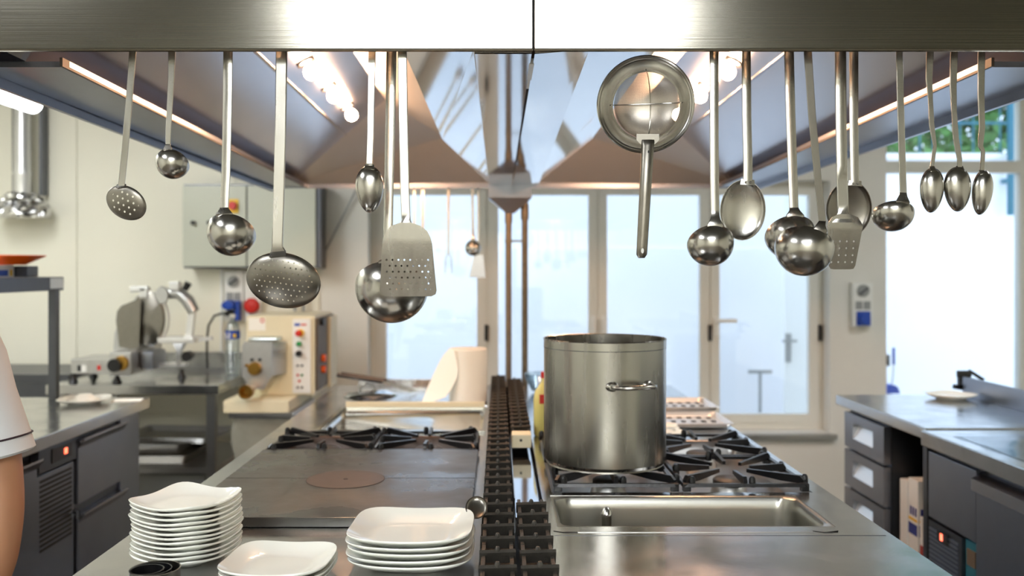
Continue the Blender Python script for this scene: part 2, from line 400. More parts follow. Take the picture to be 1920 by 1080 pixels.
# duct and foil on the wall
Yd = 5.45
t = thing('vent_duct', 'shiny vertical metal flue pipe with crumpled foil collar on cream wall', 'duct', (PX(42, Yd), Yd, 0))
m = MB(); m.lathe([(.05, PZ(375, Yd)), (.05, PZ(330, Yd)), (.055, PZ(325, Yd)), (.05, PZ(320, Yd)), (.045, 2.9)], (0, 0, 0), 24); m.build('pipe', ALUB, t)
m = MB(); m.box(-.09, -.07, .05, .12, 1.9, 2.9); m.box(.075, .095, .05, .12, 1.9, 2.9); m.build('bracket', FRIDGED, t)
m = MB(); R = []
for k in range(12):
    u = k / 11; z = PZ(408, Yd) + u * (PZ(362, Yd) - PZ(408, Yd)); r = .055 + .095 * math.sin(math.pi * (1 - u) * .55 + .2) ** 1.0
    R.append([(r * math.cos(a * .1963) * (1.05 + random.uniform(-.14, .14)), .8 * r * math.sin(a * .1963) * (1 + random.uniform(-.14, .14)), z + random.uniform(-.008, .008)) for a in range(32)])
m.rings(R); m.build('foil_collar', FOIL, t, smooth=False)

# ------------------------------------------------------------------ electrical things on wall
Ye = 5.42
t = thing('electrical_cabinet', 'pale grey two door electrical cabinet on the cream wall', 'cabinet', (0, 0, 0))
x0, x1, xm, z0, z1 = PX(343, Ye), PX(592, Ye), PX(463, Ye), PZ(503, Ye), PZ(345, Ye)
MB().box(x0, x1 + .03, Ye + .012, YB - .012, z0, z1, .004).build('body', FRIDGED, t)
for a, b in ((x0, xm - .004), (xm + .004, x1)): MB().box(a, b, Ye - .006, Ye + .01, z0 + .01, z1 - .01, .004).build('door', GREYBOX, t)
kx, kz = PX(439, Ye), PZ(386, Ye)
m = MB(); m.box(kx - .035, kx + .03, Ye - .012, Ye - .0065, kz - .045, kz + .04, .003); pl = m.build('switch_plate', YELP, t)
m = MB(); m.cyl((kx - .003, Ye - .035, kz), .024, .022, 'y'); m.build('switch_knob', REDP, pl)
for px in (364, 394):
    m = MB(); m.cyl((PX(px, Ye), Ye - .03, PZ(418, Ye)), .013, .023, 'y', 12); m.build('lock', BLACKP, t)
m = MB(); m.tube([P(672, 348, 5.57), P(640, 410, 5.57), P(606, 478, 5.57), (PX(600, 5.57), 5.57, PZ(496, 5.57))], .006, 6)
tag(m.build('wall_cable', GREYP), 'grey cable running slantwise down the wall beside the electrical cabinet', 'cable')
def sock(px0, px1, py0, py1, name, label, blue=None, plug=None, Ys=YB - .06, knobpy=545, redb=None):
    t = thing(name, label, 'socket', (0, 0, 0))
    x0, x1, z0, z1 = PX(px0, Ys), PX(px1, Ys), PZ(py1, Ys), PZ(py0, Ys)
    MB().box(x0, x1, Ys, YB - (.012 if px0 < 600 else 0), z0, z1, .005).build('box', WHITEP, t)
    cx = (x0 + x1) / 2; w = (x1 - x0)
    if knobpy:
        z = PZ(knobpy, Ys)
        m = MB(); m.cyl((cx, Ys - .012, z), w * .3, .012, 'y', 20); kb = m.build('dial', GREYP, t)
        m = MB(); m.bar((cx - w * .2, Ys - .02, z - w * .15), (cx + w * .2, Ys - .02, z + w * .15), .01, .016, (0, 1, 0)); m.build('lever', FRIDGED, kb)
        m = MB(); 
        for k in (-1, 1): m.box(cx + k * w * .2 - .02, cx + k * w * .2 + .02, Ys - .004, Ys, PZ(knobpy + 35, Ys), PZ(knobpy + 20, Ys))
        m.build('rating_plate', GREYP, t)
    if blue:
        z = PZ(blue, Ys); m = MB(); m.box(cx - w * .33, cx + w * .33, Ys - .02, Ys, z - w * .35, z + w * .35, .006); m.cyl((cx, Ys - .04, z), w * .26, .022, 'y', 20); m.build('socket_cover', BLUEP, t)
    if redb:
        z = PZ(redb, Ys); m = MB(); m.lathe([(0, -.05), (.035, -.046), (.046, -.035), (.046, -.02), (.03, -.015), (.03, 0)], (cx, Ys, z), 24, 'y'); m.build('stop_button', REDP, t)
    return t, cx, Ys
sock(1599, 1637, 530, 613, 'socket_box', 'white wall socket box with a blue cover on the wall between the windows', blue=597, knobpy=545)
t, cx, Ys = sock(420, 456, 508, 602, 'socket_box', 'white wall socket box with a blue plug under the electrical cabinet', knobpy=528)
z = PZ(573, Ys)
m = MB(); m.lathe([(0, -.1), (.035, -.098), (.045, -.06), (.04, 0)], (cx - .01, Ys, z + .005), 16, 'y', sx=1, sy=.7); m.box(cx + .02, cx + .05, Ys - .06, Ys, z - .09, z + .03, .008); m.build('plug', BLUEP, t)
sock(458, 490, 508, 602, 'emergency_switch', 'red round stop button on a white box above the pasta machine', redb=573, knobpy=None)
m = MB(); m.tube([P(428, 588, 5.5), P(415, 588, 5.5), P(402, 592, 5.48), P(391, 610, 5.45), P(388, 635, 5.42), P(388, 660, 5.38), P(389, 690, 5.32)], .007, 8)
m.lathe([(.012, 0), (.018, .01), (.018, .05), (.0, .055)], P(428, 588, 5.5) - Vector((.02, 0, 0)), 10, 'x')
tag(m.build('power_cord', BLACKP), 'thin black power cord curving down to the slicer table', 'cord')
m = MB(); m.box(PX(412, 5.56), PX(417, 5.56), 5.565, 5.588, .9, PZ(505, 5.56), .003)
tag(m.build('cable_trunking', WHITEP), 'slim white vertical cable trunking under the electrical cabinet', 'trunking')
for px in (498, 514):
    m = MB(); m.cyl((PX(px + 54, 5.52), 5.54, PZ(600, 5.52)), .01, .34, n=8)
    tag(m.build('wall_conduit', GREYP), 'thin grey conduit above the pasta machine, %s' % ('the one nearer the red stop button' if px == 498 else 'the one nearer the windows'), 'conduit', 'conduits above the pasta machine')

# ------------------------------------------------------------------ extractor hood
H = thing('extractor_hood', 'large stainless steel double extractor hood hanging over the cooking island', 'extractor hood', (0, 0, 0))
zg = 1.868; zf = 1.845; YN, YE = 1.74, 4.35
def zz(y): return zg + (zf - zg) * (y - YN) / (YE - YN)
XO_L, XO_R = -1.08, 1.205
XI_L, XI_R = -.885, 1.0
for a, b in ((XO_L, .0655), (.0685, XO_R)):
    m = MB(); m.box(a, b, YN, YN + .02, zg + .004, 2.32, .002); m.tube([(a, YN + .004, zg + .005), (b, YN + .004, zg + .005)], .0045, 8)
    m.build('front_panel', BRUSH, H)
MB().box(.062, .072, YN + .012, YN + .03, zg + .01, 2.3).build('joint_strip', DARK, H)
def slab(mb, pts, th=.012, n=None):
    """thick sheet from a quad; thickness away from room side"""
    v = [Vector(p) for p in pts]; nn = (v[1] - v[0]).cross(v[-1] - v[0]).normalized() * th
    if nn.z < 0: nn = -nn
    mb.rings([v, [p + nn for p in v]])
# gutters (flat undersides)
def gut(name, x0, x1, xf0, xf1, mt):
    m = MB(); slab(m, [(x0, YN + .13, zz(YN + .13)), (x1, YN + .13, zz(YN + .13)), (xf1, YE, zf), (xf0, YE, zf)]); return m.build(name, mt, H, smooth=False)
gut('side_gutter', XO_L, XI_L, XO_L + .02, XI_L - .03, FRIDGE)
gut('side_gutter', XI_R, XO_R, XI_R + .045, XO_R, FRIDGE)
for sx_, xa, xb in ((-1, XO_L, XO_L + .02), (1, XO_R, XO_R)):
    m = MB(); m.rings([[(xa, YN, zg - .022), (xa, YE, zf - .022), (xa, YE, 2.32), (xa, YN, 2.32)], [(xa + sx_ * .012, YN, zg - .022), (xa + sx_ * .012, YE, zf - .022), (xa + sx_ * .012, YE, 2.32), (xa + sx_ * .012, YN, 2.32)]])
    m.build('side_panel', FRIDGE, H, smooth=False)
# inner lips lit by the hood bulbs
for xa, xb in ((XI_L, XI_L - .03), (XI_R, XI_R + .045)):
    m = MB(); s_ = -1 if xa < 0 else 1
    m.rings([[(xa, YN + .1, zg - .006), (xb, YE, zf - .006), (xb, YE, zf + .012), (xa, YN + .1, zg + .012)], [(xa + s_ * .006, YN + .1, zg - .006), (xb + s_ * .006, YE, zf - .006), (xb + s_ * .006, YE, zf + .012), (xa + s_ * .006, YN + .1, zg + .012)]])
    m.build('gutter_lip', LIPM, H, smooth=False)
# centre gutter: two flat bands with the slit between
m = MB(); slab(m, [(-.046, YN + .02, zg), (.064, YN + .02, zg), (.061, YE, zf), (-.046, YE, zf)]); slab(m, [(-.046, YN + .02, zg + .0), (-.046, YE, zf), (-.05, YE, zf + .02), (-.05, YN + .02, zg + .02)], .004)
m.build('centre_gutter', HOODMIR, H, smooth=False)
m = MB(); slab(m, [(.070, YN + .02, zg), (.176, YN + .02, zg + .008), (.19, YE, zf + .008), (.067, YE, zf)]); m.build('centre_gutter', HOODMIR, H, smooth=False)
MB().box(.058, .075, YN + .02, YE - .01, zg + .015, zg + .02).build('gutter_slit', DARK, H)
m = MB(); m.box(.062, .072, YN + .1, YN + .35, zg - .002, zg + .01); m.build('sealant_strip', WHITEP, H)
# inner sloping panels
ZR = CZ + .70; ZB = CZ + .60
def panel(name, pts, mt=HOODM, th=.008):
    m = MB(); slab(m, pts, th); return m.build(name, mt, H, smooth=False)
YN2 = YN + .06; YR = 3.74; YK = 4.12
# left half
BL0, BL1 = (XI_L - .09, YN2, zg + .012), (XI_L - .12, YE, zf + .012)
RL0, RL1 = (-.467, YN2, ZR), (-.467, YR, ZR)
KL0, KL1 = (-.245, YN2, ZB), (-.245, YK, ZB)
CL0, CL1 = (-.05, YN2, zg + .02), (-.05, YE, zf + .02)
def mixv(a, b, t): return tuple(a[i] + (b[i] - a[i]) * t for i in range(3))
SL0, SL1 = mixv(BL0, RL0, .62), mixv(BL1, RL1, .62)
panel('side_slope', [BL0, SL0, SL1, BL1])
panel('upper_slope', [SL0, RL0, RL1, SL1])
panel('top_slope', [RL0, KL0, KL1, RL1], HOODR)
panel('inner_slope', [(-.206, YN2, CZ + .475), CL0, CL1, (-.206, 3.3, CZ + .475)], HOODMIR)
m = MB(); 
for tri in ((BL1, RL1, KL1), (BL1, KL1, CL1)):
    v = [Vector(p) for p in tri]; m.rings([v, [p + Vector((0, .008, .004)) for p in v]])
m.build('end_slope', HOODR, H, smooth=False)
m = MB(); m.bar(SL0, SL1, .012, .006); m.build('seam_bead', HOODM, H)
# right half
BR0, BR1 = (XI_R + .09, YN2, zg + .012), (XI_R + .12, YE, zf + .012)
RR0, RR1 = (.60, YN2, ZR), (.60, YR, ZR)
KR0, KR1 = (.42, YN2, ZB), (.42, YK, ZB)
CR0, CR1 = (.178, YN2, zg + .02), (.19, YE, zf + .02)
SR0, SR1 = mixv(BR0, RR0, .62), mixv(BR1, RR1, .62)
panel('side_slope', [BR0, SR0, SR1, BR1])
panel('upper_slope', [SR0, RR0, RR1, SR1])
panel('top_slope', [RR0, KR0, KR1, RR1], HOODR)
panel('inner_slope', [(.34, YN2, CZ + .475), CR0, CR1, (.34, 3.3, CZ + .475)], HOODMIR)
m = MB()
for tri in ((BR1, RR1, KR1), (BR1, KR1, CR1)):
    v = [Vector(p) for p in tri]; m.rings([v, [p + Vector((0, .008, .004)) for p in v]])
m.build('end_slope', HOODR, H, smooth=False)
m = MB(); m.bar(SR0, SR1, .012, .006); m.build('seam_bead', HOODM, H)
# outer back, top and duct
m = MB(); m.box(XO_L, XO_R, YE, YE + .015, zf - .005, 2.32); m.box(XO_L, XO_R, YN, YE + .015, 2.32, 2.335); m.box(-.5, .6, 2.4, 3.4, 2.335, ZC - .005); m.build('outer_casing', FRIDGE, H, smooth=False)
# end utensil rail lip
m = MB(); m.tube([(-.95, YE + .05, zf + .04), (.0, YE + .05, zf + .04)], .006); m.box(-.95, -.94, YE + .01, YE + .06, zf + .03, zf + .05); m.box(-.01, 0, YE + .01, YE + .06, zf + .03, zf + .05); m.build('rear_rail', UTEN, H)
# drip funnel at end of centre gutter
m = MB(); a0, a1, zt_, zb_ = PX(916, YE + .03), PX(996, YE + .03), zf + .03, PZ(372, YE)
xm_ = PX(957, YE)
R = [[(a0, YE - .06, zt_), (a1, YE - .06, zt_), (a1, YE + .06, zt_), (a0, YE + .06, zt_)], [(a0, YE - .06, zb_), (a1, YE - .06, zb_), (a1, YE + .06, zb_), (a0, YE + .06, zb_)],
     [(xm_ - .02, YE - .02, PZ(400, YE)), (xm_ + .02, YE - .02, PZ(400, YE)), (xm_ + .02, YE + .02, PZ(400, YE)), (xm_ - .02, YE + .02, PZ(400, YE))]]
m.rings(R); m.build('drip_funnel', FRIDGE, H, smooth=False)
# pipes
m = MB(); x = PX(953.5, YE); m.cyl((x, YE, .5), .0145, PZ(398, YE) - .5, n=16); m.cyl((x, YE, PZ(418, YE)), .018, .05, n=16)
m.cyl((x, YE, PZ(455, YE)), .017, .015, n=12)
p1 = m.build('drain_pipe', COPPERP, H)
m = MB(); x2 = PX(984, YE); m.tube([(x2, YE, .5), (x2, YE, PZ(400, YE)), (x2 + .003, YE, PZ(385, YE)), (x2 - .005, YE, zf)], .0145, 14); m.cyl((x2, YE, PZ(412, YE)), .019, .07, n=14); m.bar((x, YE, PZ(452, YE)), (x2, YE, PZ(452, YE)), .008, .008)
m.build('drain_pipe', PIPED, H)
# hood bulbs
def bulbs(a, b, sgn):
    for (y, v) in ((3.53, 0), (3.15, 0), (2.77, 0)):
        t = .757; p = Vector((a[0] + (b[0] - a[0]) * t, y, a[2] + (b[2] - a[2]) * t))
        n = Vector((-(b[2] - a[2]), 0, (b[0] - a[0]))).normalized()
        if n.z > 0: n = -n
        q = Matrix.Translation(p) @ n.to_track_quat('Z', 'Y').to_matrix().to_4x4()
        m = MB(); m.M = q; m.lathe([(.03, 0), (.03, .006), (.016, .010), (.013, .016)], n=20, cap0=True, cap1=True); lh = m.build('lamp_holder', FRIDGED, H)
        m = MB(); m.M = q; m.lathe([(.0, .060), (.012, .058), (.020, .050), (.0235, .038), (.020, .026), (.012, .016)], n=20); m.build('bulb', BULB, lh)
bulbs(BL0, RL0, -1); bulbs(BR0, RR0, 1)
# utensil rails
RY1, RY2, RZ = 1.80, 1.90, 1.905
FAR = False
def zrail(Y): return RZ if FAR else CZ + .2535 * Y
m = MB(); 
for y in (RY1, RY2, RY2 + .06): m.tube([(-1.07, y, zrail(y)), (1.19, y, zrail(y))], .004, 8)
for x in (-1.0, -.2, .35, 1.1): m.bar((x, YN + .02, zrail(YN + .02) + .012), (x, RY2 + .065, zrail(RY2 + .065) + .012), .008, .016)
m.build('utensil_rail', UTEN, H)

# ------------------------------------------------------------------ hanging utensils
def bowl_mesh(rx, rz, depth, a, th=.0014, n=40, k=12, egg=0, tipz=0):
    """thin bowl whose open side faces away (+y) tilted up by angle a; centre of rim at origin"""
    m = MB(); nrm = Vector((0, math.cos(a), math.sin(a))); up = Vector((0, -math.sin(a), math.cos(a))); ax = Vector((1, 0, 0))
    outer, inner = [], []
    for i in range(k + 1):
        t = math.pi / 2 * i / k
        for lst, off in ((outer, 0), (inner, th)):
            rr, dd = math.cos(t), math.sin(t)
            ring = []
            for j in range(n):
                th_ = 2 * math.pi * j / n; c, s = math.cos(th_), math.sin(th_)
                ex = rx - off; ez = rz - off; de = depth - off
                w = 1 - egg * s * .5 if egg else 1
                ring.append(ax * (ex * rr * c * (w if s < 0 or True else 1)) + up * (ez * rr * s) - nrm * (de * dd))
            lst.append(ring)
    m.rings(list(reversed(outer)) + inner, False, False)
    return m
def hookpts(w, t, y=0):
    # curled hook over the rail (rail centre at local origin)
    pts = []
    for k in range(9):
        a = math.radians(-60 + 30 * k)
        pts.append((0, .0085 * math.cos(a), .0085 * math.sin(a), w * .7, t))
    return pts
def handle(path, Y, w0, w1, t0=.0028, wob=0):
    """path in pixels from the rail down to the bowl; returns strap points local to hook"""
    hx = PX(path[0][0], Y); out = hookpts(w0, t0)
    n = len(path)
    L = []
    for i, p in enumerate(path):
        x, z = PX(p[0], Y) - hx, PZ(p[1], Y) - zrail(Y)
        y = -.0085 if len(p) < 3 else p[2]
        w = (w0 + (w1 - w0) * i / (n - 1)) if len(p) < 4 else p[3]
        L.append((x, y, z, w, t0))
    # subdivide
    res = []
    for a, b in zip(L, L[1:]):
        for k in range(4): res.append(tuple(a[j] + (b[j] - a[j]) * k / 4 for j in range(5)))
    res.append(L[-1])
    return out + res
def s2(px, Y): return px * Y / F
def ladle(name, label, Y, path, w0, w1, c, r, a=math.radians(48), mt=UTENP, hm=UTEN, group='hanging ladles', tiltz=0, cat='ladle', dep=1.0):
    hx = PX(path[0][0], Y); t = thing(name, label, cat, (hx, Y, zrail(Y)), 0, group)
    ex, r_ = PX(c[0], Y) - hx, s2(r, Y)
    zbot = PZ(c[1], Y) - zrail(Y) + r_            # bottom of bowl given by c[1]
    zc = zbot
    yc = -.0085 + r_ * math.sin(a) * .9 - .004
    b = bowl_mesh(r_, r_, r_ * dep, a)
    b.build('bowl', mt, t, (ex, yc, zc), (0, tiltz, 0))
    e_ = (PX(path[-1][0], Y) - hx, PZ(path[-1][1], Y) - zrail(Y)); dx, dz = e_[0] - ex, e_[1] - zc
    cr, sr = math.cos(tiltz), math.sin(tiltz); u, v = dx * cr - dz * sr, dx * sr + dz * cr
    k = 1 / math.sqrt((u / r_) ** 2 + (v / (r_ * math.cos(a))) ** 2)
    top = (ex + dx * k, yc - v * k * math.tan(a), zc + dz * k)
    w = s2(w1, Y); hp = handle(path, Y, s2(w0, Y), w)
    e = hp[-1]
    hp.append(((e[0] + top[0]) / 2, (e[1] + top[1]) / 2 - .001, (e[2] + top[2]) / 2 + .002, w * 1.15, .0028))
    hp.append((top[0], top[1] - .001, top[2] - .001, w * 2.0, .0022))
    hp.append((top[0], top[1] + .001, top[2] - r_ * .18, w * 1.7, .0016))
    m = MB(); m.strap(hp); m.build('handle', hm, t)
    return t
def oval(name, label, Y, path, w0, w1, c, rx, rz, dep, a=.15, mt=UTENP, hm=UTEN, group='hanging spoons', cat='spoon', egg=0, rot=0, hole=None, flip=1, rivets=False, t0=.0028):
    hx = PX(path[0][0], Y); t = thing(name, label, cat, (hx, Y, zrail(Y)), 0, group)
    ex, ez = PX(c[0], Y) - hx, PZ(c[1], Y) - zrail(Y)
    rx_, rz_ = s2(rx, Y), s2(rz, Y)
    b = bowl_mesh(rx_, rz_, dep * flip, a, egg=egg); yb = -.006 + rz_ * math.sin(a)
    mm = mt
    if hole: mm = holes(name + '_punched', mt, hole[0], hole[1], hole[2], hole[3])
    b.build('bowl' if not hole else 'perforated_disc', mm, t, (ex, yb, ez), (0, rot, 0))
    w = s2(w1, Y); hp = handle(path, Y, s2(w0, Y), w, t0)
    e = hp[-1]
    dx, dz = e[0] - ex, e[2] - ez
    cr, sr = math.cos(rot), math.sin(rot)
    u, v = dx * cr - dz * sr, dx * sr + dz * cr
    k = 1 / math.sqrt((u / rx_) ** 2 + (v / (rz_ * math.cos(a))) ** 2)
    ytop = yb - v * k * math.tan(a)
    tx, tz = ex + dx * k, ez + dz * k
    hp.append((tx, ytop - .002, tz + .001, w * 1.45, .0024)); hp.append((tx - dx * .12, ytop - .003 - dep * .28 * max(flip, 0), tz - dz * k * .17, w * 1.6, .0016))
    m = MB(); m.strap(hp); hd = m.build('handle', hm, t)
    if rivets:
        for k in (-1, 1):
            m = MB(); m.lathe([(.0, -.003), (.0018, -.002), (.0024, 0)], (tx + k * .005, ytop - .0045, tz - rz_ * .08), 10, 'y'); m.build('rivet', UTEN, hd)
    return t
R1, R2 = RY1, RY2
oval('skimmer', 'small dark slotted skimmer, hanging crooked near the cream wall end', R1, [(252, 97), (250, 130), (243, 220), (237, 290), (231, 350)], 13.5, 12, (236, 380), 40, 32, .010, a=.25, mt=UTEND, hm=UTEN, group='hanging skimmers', cat='skimmer', rot=math.radians(24), hole=(.0115, .0022, .029, .024))
ladle('ladle', 'smallest round ladle, short handle, beside the small slotted skimmer', R1, [(325, 97), (324, 150), (319, 240), (318, 272)], 13.5, 9, (322, 335), 31, a=math.radians(42), tiltz=.12)
ladle('ladle', 'round ladle hanging in front of the electrical cabinet doors', R1, [(430, 97), (429, 200), (426, 330), (423, 390)], 17.5, 16, (430, 480), 46, a=math.radians(44), tiltz=.1)
oval('skimmer', 'large perforated skimmer, the widest disc on the rail', R1, [(530, 97), (528, 250), (524, 400), (522, 462)], 21, 20, (529, 526), 71, 55, .022, a=.3, mt=UTEND, group='hanging skimmers', cat='skimmer', rot=math.radians(8), hole=(.0108, .0017, .062, .044), t0=.006)
oval('spoon', 'oval spoon hanging between the big perforated skimmer and big ladle', R1, [(699, 97), (697, 180), (696, 250), (694, 308)], 13.5, 12, (693, 355), 26, 44, .020, a=.12, egg=-.35, t0=.005)
ladle('ladle', 'largest ladle, long handle, partly behind the wide spatula', R2, [(735, 99), (733, 220), (730, 360), (728, 485)], 19, 17, (731, 608), 70, a=math.radians(46))
oval('spoon', 'flat oval serving spoon with riveted handle behind a round ladle', R2, [(1397, 100), (1398, 220), (1400, 300), (1400, 340)], 17, 17, (1393, 394), 43, 57, .016, a=.1, group='hanging oval serving spoons', rivets=True, flip=-1, mt=UTEN)
ladle('ladle', 'round ladle hanging between the strainer and the flat oval spoon', R1, [(1337, 100), (1337, 250), (1338, 360), (1339, 405)], 17, 16, (1335, 499), 44, a=math.radians(42), tiltz=-.03)
ladle('ladle', 'round ladle half hidden behind the bigger ladle, straight handle', R2, [(1477, 101), (1480, 220), (1484, 330), (1486, 390)], 18, 17, (1486, 486), 47, a=math.radians(42))
ladle('ladle', 'deep ladle with slanting handle overlapping two other utensils', R1, [(1512, 101), (1520, 220), (1531, 340), (1539, 415)], 15, 13, (1517, 518), 55, a=math.radians(50), tiltz=.42, hm=UTEND)
oval('spoon', 'oval serving spoon with riveted handle behind the perforated spatula', R2 + .06, [(1598, 101), (1598, 220), (1599, 300), (1600, 345)], 17, 16, (1592, 392), 43, 53, .016, a=.1, group='hanging oval serving spoons', rivets=True, flip=-1, mt=UTEND)
ladle('ladle', 'shallow small ladle hanging before the pillar beside the big window', R1, [(1683, 102), (1685, 200), (1688, 300), (1690, 362)], 13, 13, (1681, 437), 38, a=math.radians(56), tiltz=.15, dep=.85)
oval('spoon', 'table spoon with twisted bent handle, beside the shallow small ladle', R1, [(1740, 102), (1738, 150), (1741, 190, -.0085, .009), (1743, 235), (1749, 275, -.0085, .007), (1744, 312)], 13.5, 7, (1746, 357), 22, 42, .017, a=.1, egg=-.3, t0=.004)
oval('spoon', 'middle one of the three table spoons with bent handles', R1, [(1785, 102), (1783, 160), (1785, 210, -.0085, .010), (1788, 260), (1795, 300, -.0085, .010), (1795, 315)], 14, 9, (1794, 355), 25, 42, .018, a=.1, egg=-.3, rot=-.08, t0=.004)
oval('spoon', 'narrow table spoon with kinked neck, last one along the rail', R1, [(1836, 102), (1835, 180), (1837, 240), (1834, 275, -.0085, .010), (1839, 285, -.0085, .008), (1837, 320)], 13.5, 8, (1840, 361), 19, 42, .017, a=.1, egg=-.3, rot=.06, t0=.004)
def spatula(label, Y, path, w0, w1, outline, bend_py, hole, holec, mt=UTEN):
    hx = PX(path[0][0], Y); t = thing('spatula', label, 'spatula', (hx, Y, zrail(Y)), 0, 'hanging spatulas')
    zb = PZ(bend_py, Y) - zrail(Y)
    pts = [(PX(x, Y) - hx, PZ(y, Y) - zrail(Y)) for x, y in outline]
    half = len(pts) // 2
    Lp, Rp = pts[:half], pts[half:][::-1]        # left side top->bottom, right side top->bottom
    Rg = []
    def yy(z): return -.0105 + max(0, zb - z) * .22 if z < zb else -.0105 - (z - zb) * .12
    for (lx, lz), (rx, rz) in zip(Lp, Rp):
        Rg.append([(lx, yy(lz), lz), (rx, yy(rz), rz), (rx, yy(rz) + .0014, rz), (lx, yy(lz) + .0014, lz)])
    m = MB(); m.rings(Rg)
    hm_ = holes('spatula_punched', mt, hole[0], hole[1], hole[2], hole[3], False, holec[0] if True else 0, holec[1], hole[4])
    m.build('blade', hm_, t, ang=10)
    hp = handle(path, Y, s2(w0, Y), s2(w1, Y), .004); e = hp[-1]
    hp.append((e[0], -.0115, e[2] - .012, s2(w1, Y) * 1.5, .003)); hp.append((e[0], -.0125, e[2] - .022, s2(w1, Y) * 2.2, .0015))
    m = MB(); m.strap(hp); m.build('handle', UTEN, t)
hxA = PX(755, 1.78)
spatula('wide perforated spatula hanging over the largest ladle', R1 - .02, [(755, 97), (757, 230), (760, 360), (762, 412)], 17, 17,
        [(752, 418), (735, 424), (724, 436), (720, 446), (718, 458), (714, 510), (711, 545), (713, 553), (722, 556), (808, 555), (816, 552), (818, 545), (815, 510), (811, 458), (808, 446), (802, 434), (790, 424), (772, 418)][:9] + [(808, 556), (816, 552), (818, 545), (815, 510), (811, 458), (808, 446), (802, 434), (790, 424), (772, 418)], 458,
        (.0116, .0020, .045, .034, True), (PX(764, 1.78) - hxA, PZ(515, 1.78) - zrail(1.78)))
hxB = PX(1573, 1.90)
spatula('narrow perforated spatula hanging in front of an oval serving spoon', R2, [(1573, 101), (1574, 230), (1576, 340), (1578, 398)], 21, 20,
        [(1568, 402), (1556, 408), (1549, 418), (1547, 426), (1548, 432), (1553, 470), (1556, 498), (1560, 504), (1566, 505), (1596, 505), (1603, 504), (1606, 498), (1609, 470), (1613, 432), (1614, 426), (1611, 418), (1604, 408), (1590, 402)], 430,
        (.0145, .0022, .030, .034, False), (PX(1580, 1.9) - hxB, PZ(472, 1.9) - zrail(1.9)), UTEN)
# strainer
Ys = 1.78
t = thing('strainer', 'round conical strainer with fine mesh and wire cross, hanging by its hook', 'strainer', (PX(1210, Ys), Ys, zrail(Ys)), 0)
cx0, cz0 = 0.0, PZ(196, Ys) - zrail(Ys); Ro, Ri = s2(89, Ys), s2(65, Ys)
tl = (math.radians(6), 0, math.radians(-12))
m = MB(); pr = [(Ro, -.001), (Ro + .002, -.004), (Ro, -.006), (Ro - .003, -.004), (Ro - .006, .004), (Ri + .004, .030), (Ri, .034), (Ri - .002, .032), (Ri, .030), (Ri + .003, .027), (Ro - .008, .002), (Ro - .003, -.001)]
m.lathe([(r, h) for r, h in pr] + [pr[0]], (0, 0, 0), 64, 'y'); rim = m.build('rim', UTENP, t, (cx0, -.0, cz0), tl)
m = MB(); m.lathe([(Ri * math.cos(a), .031 + .035 * math.sin(a)) for a in [math.pi / 2 * k / 10 for k in range(11)]], (.004, 0, .003), 48, 'y'); m.build('mesh_bowl', MESHM, t, (cx0, 0, cz0), tl)
for k in range(2):
    m = MB(); pts = []
    for i in range(17):
        a = math.pi * i / 16; u = Ri * math.cos(a) * 1.0; d = .026 + .033 * math.sin(a)
        pts.append(((u, d, .003 + .002 * math.sin(a)) if k == 0 else (.012 * math.sin(a) * .6, d + .001, u)))
    m.tube(pts, .0011, 6); m.build('cross_wire', UTENP, t, (cx0, 0, cz0), tl)
m = MB(); m.strap(hookpts(.022, .002) + [(0, -.009, -.006, .022, .002), (0, -.010, -.016, .024, .002), (0, -.012, -.026, .026, .002)]); m.build('hook_tab', UTEN, t)
m = MB(); n = 20; zt0, zb0 = PZ(268, Ys) - zrail(Ys), PZ(484, Ys) - zrail(Ys)
xa, xb = PX(1213, Ys) - PX(1210, Ys), PX(1201, Ys) - PX(1210, Ys)
R = []
for i, (u, rx, ry) in enumerate([(-.02, .012, .004), (.0, .013, .006), (.03, .0125, .009), (.5, .0115, .009), (.9, .0108, .008), (.97, .0105, .006), (1.0, .006, .002)]):
    c = Vector((xa + (xb - xa) * u, -.012, zt0 + (zb0 - zt0) * u)); R.append([c + Vector((rx * math.cos(2 * math.pi * k / n), ry * math.sin(2 * math.pi * k / n), 0)) for k in range(n)])
m.rings(R); hd = m.build('handle', UTEND, t)
m = MB(); m.lathe([(.0, -.0005), (.0034, -.0005), (.0034, .002)], (xb + .0006, -.0205, zb0 + .014), 12, 'y', sx=.8, sy=1.5); m.build('hang_hole', WHITEP, hd)
m = MB(); m.lathe([(.0, -.0005), (.0018, -.0005), (.0018, .002)], (xa - .0005, -.0215, zt0 - .02), 10, 'y', sx=.8, sy=1.6); m.build('vent_hole', DARK, hd)
m = MB(); m.prism([(-.022, 0), (-.014, -.008), (.014, -.008), (.022, 0), (.022, .012), (-.022, .012)], .002, 'y'); m.build('bracket', UTEND, t, (.003, -.011, zt0 + .004))

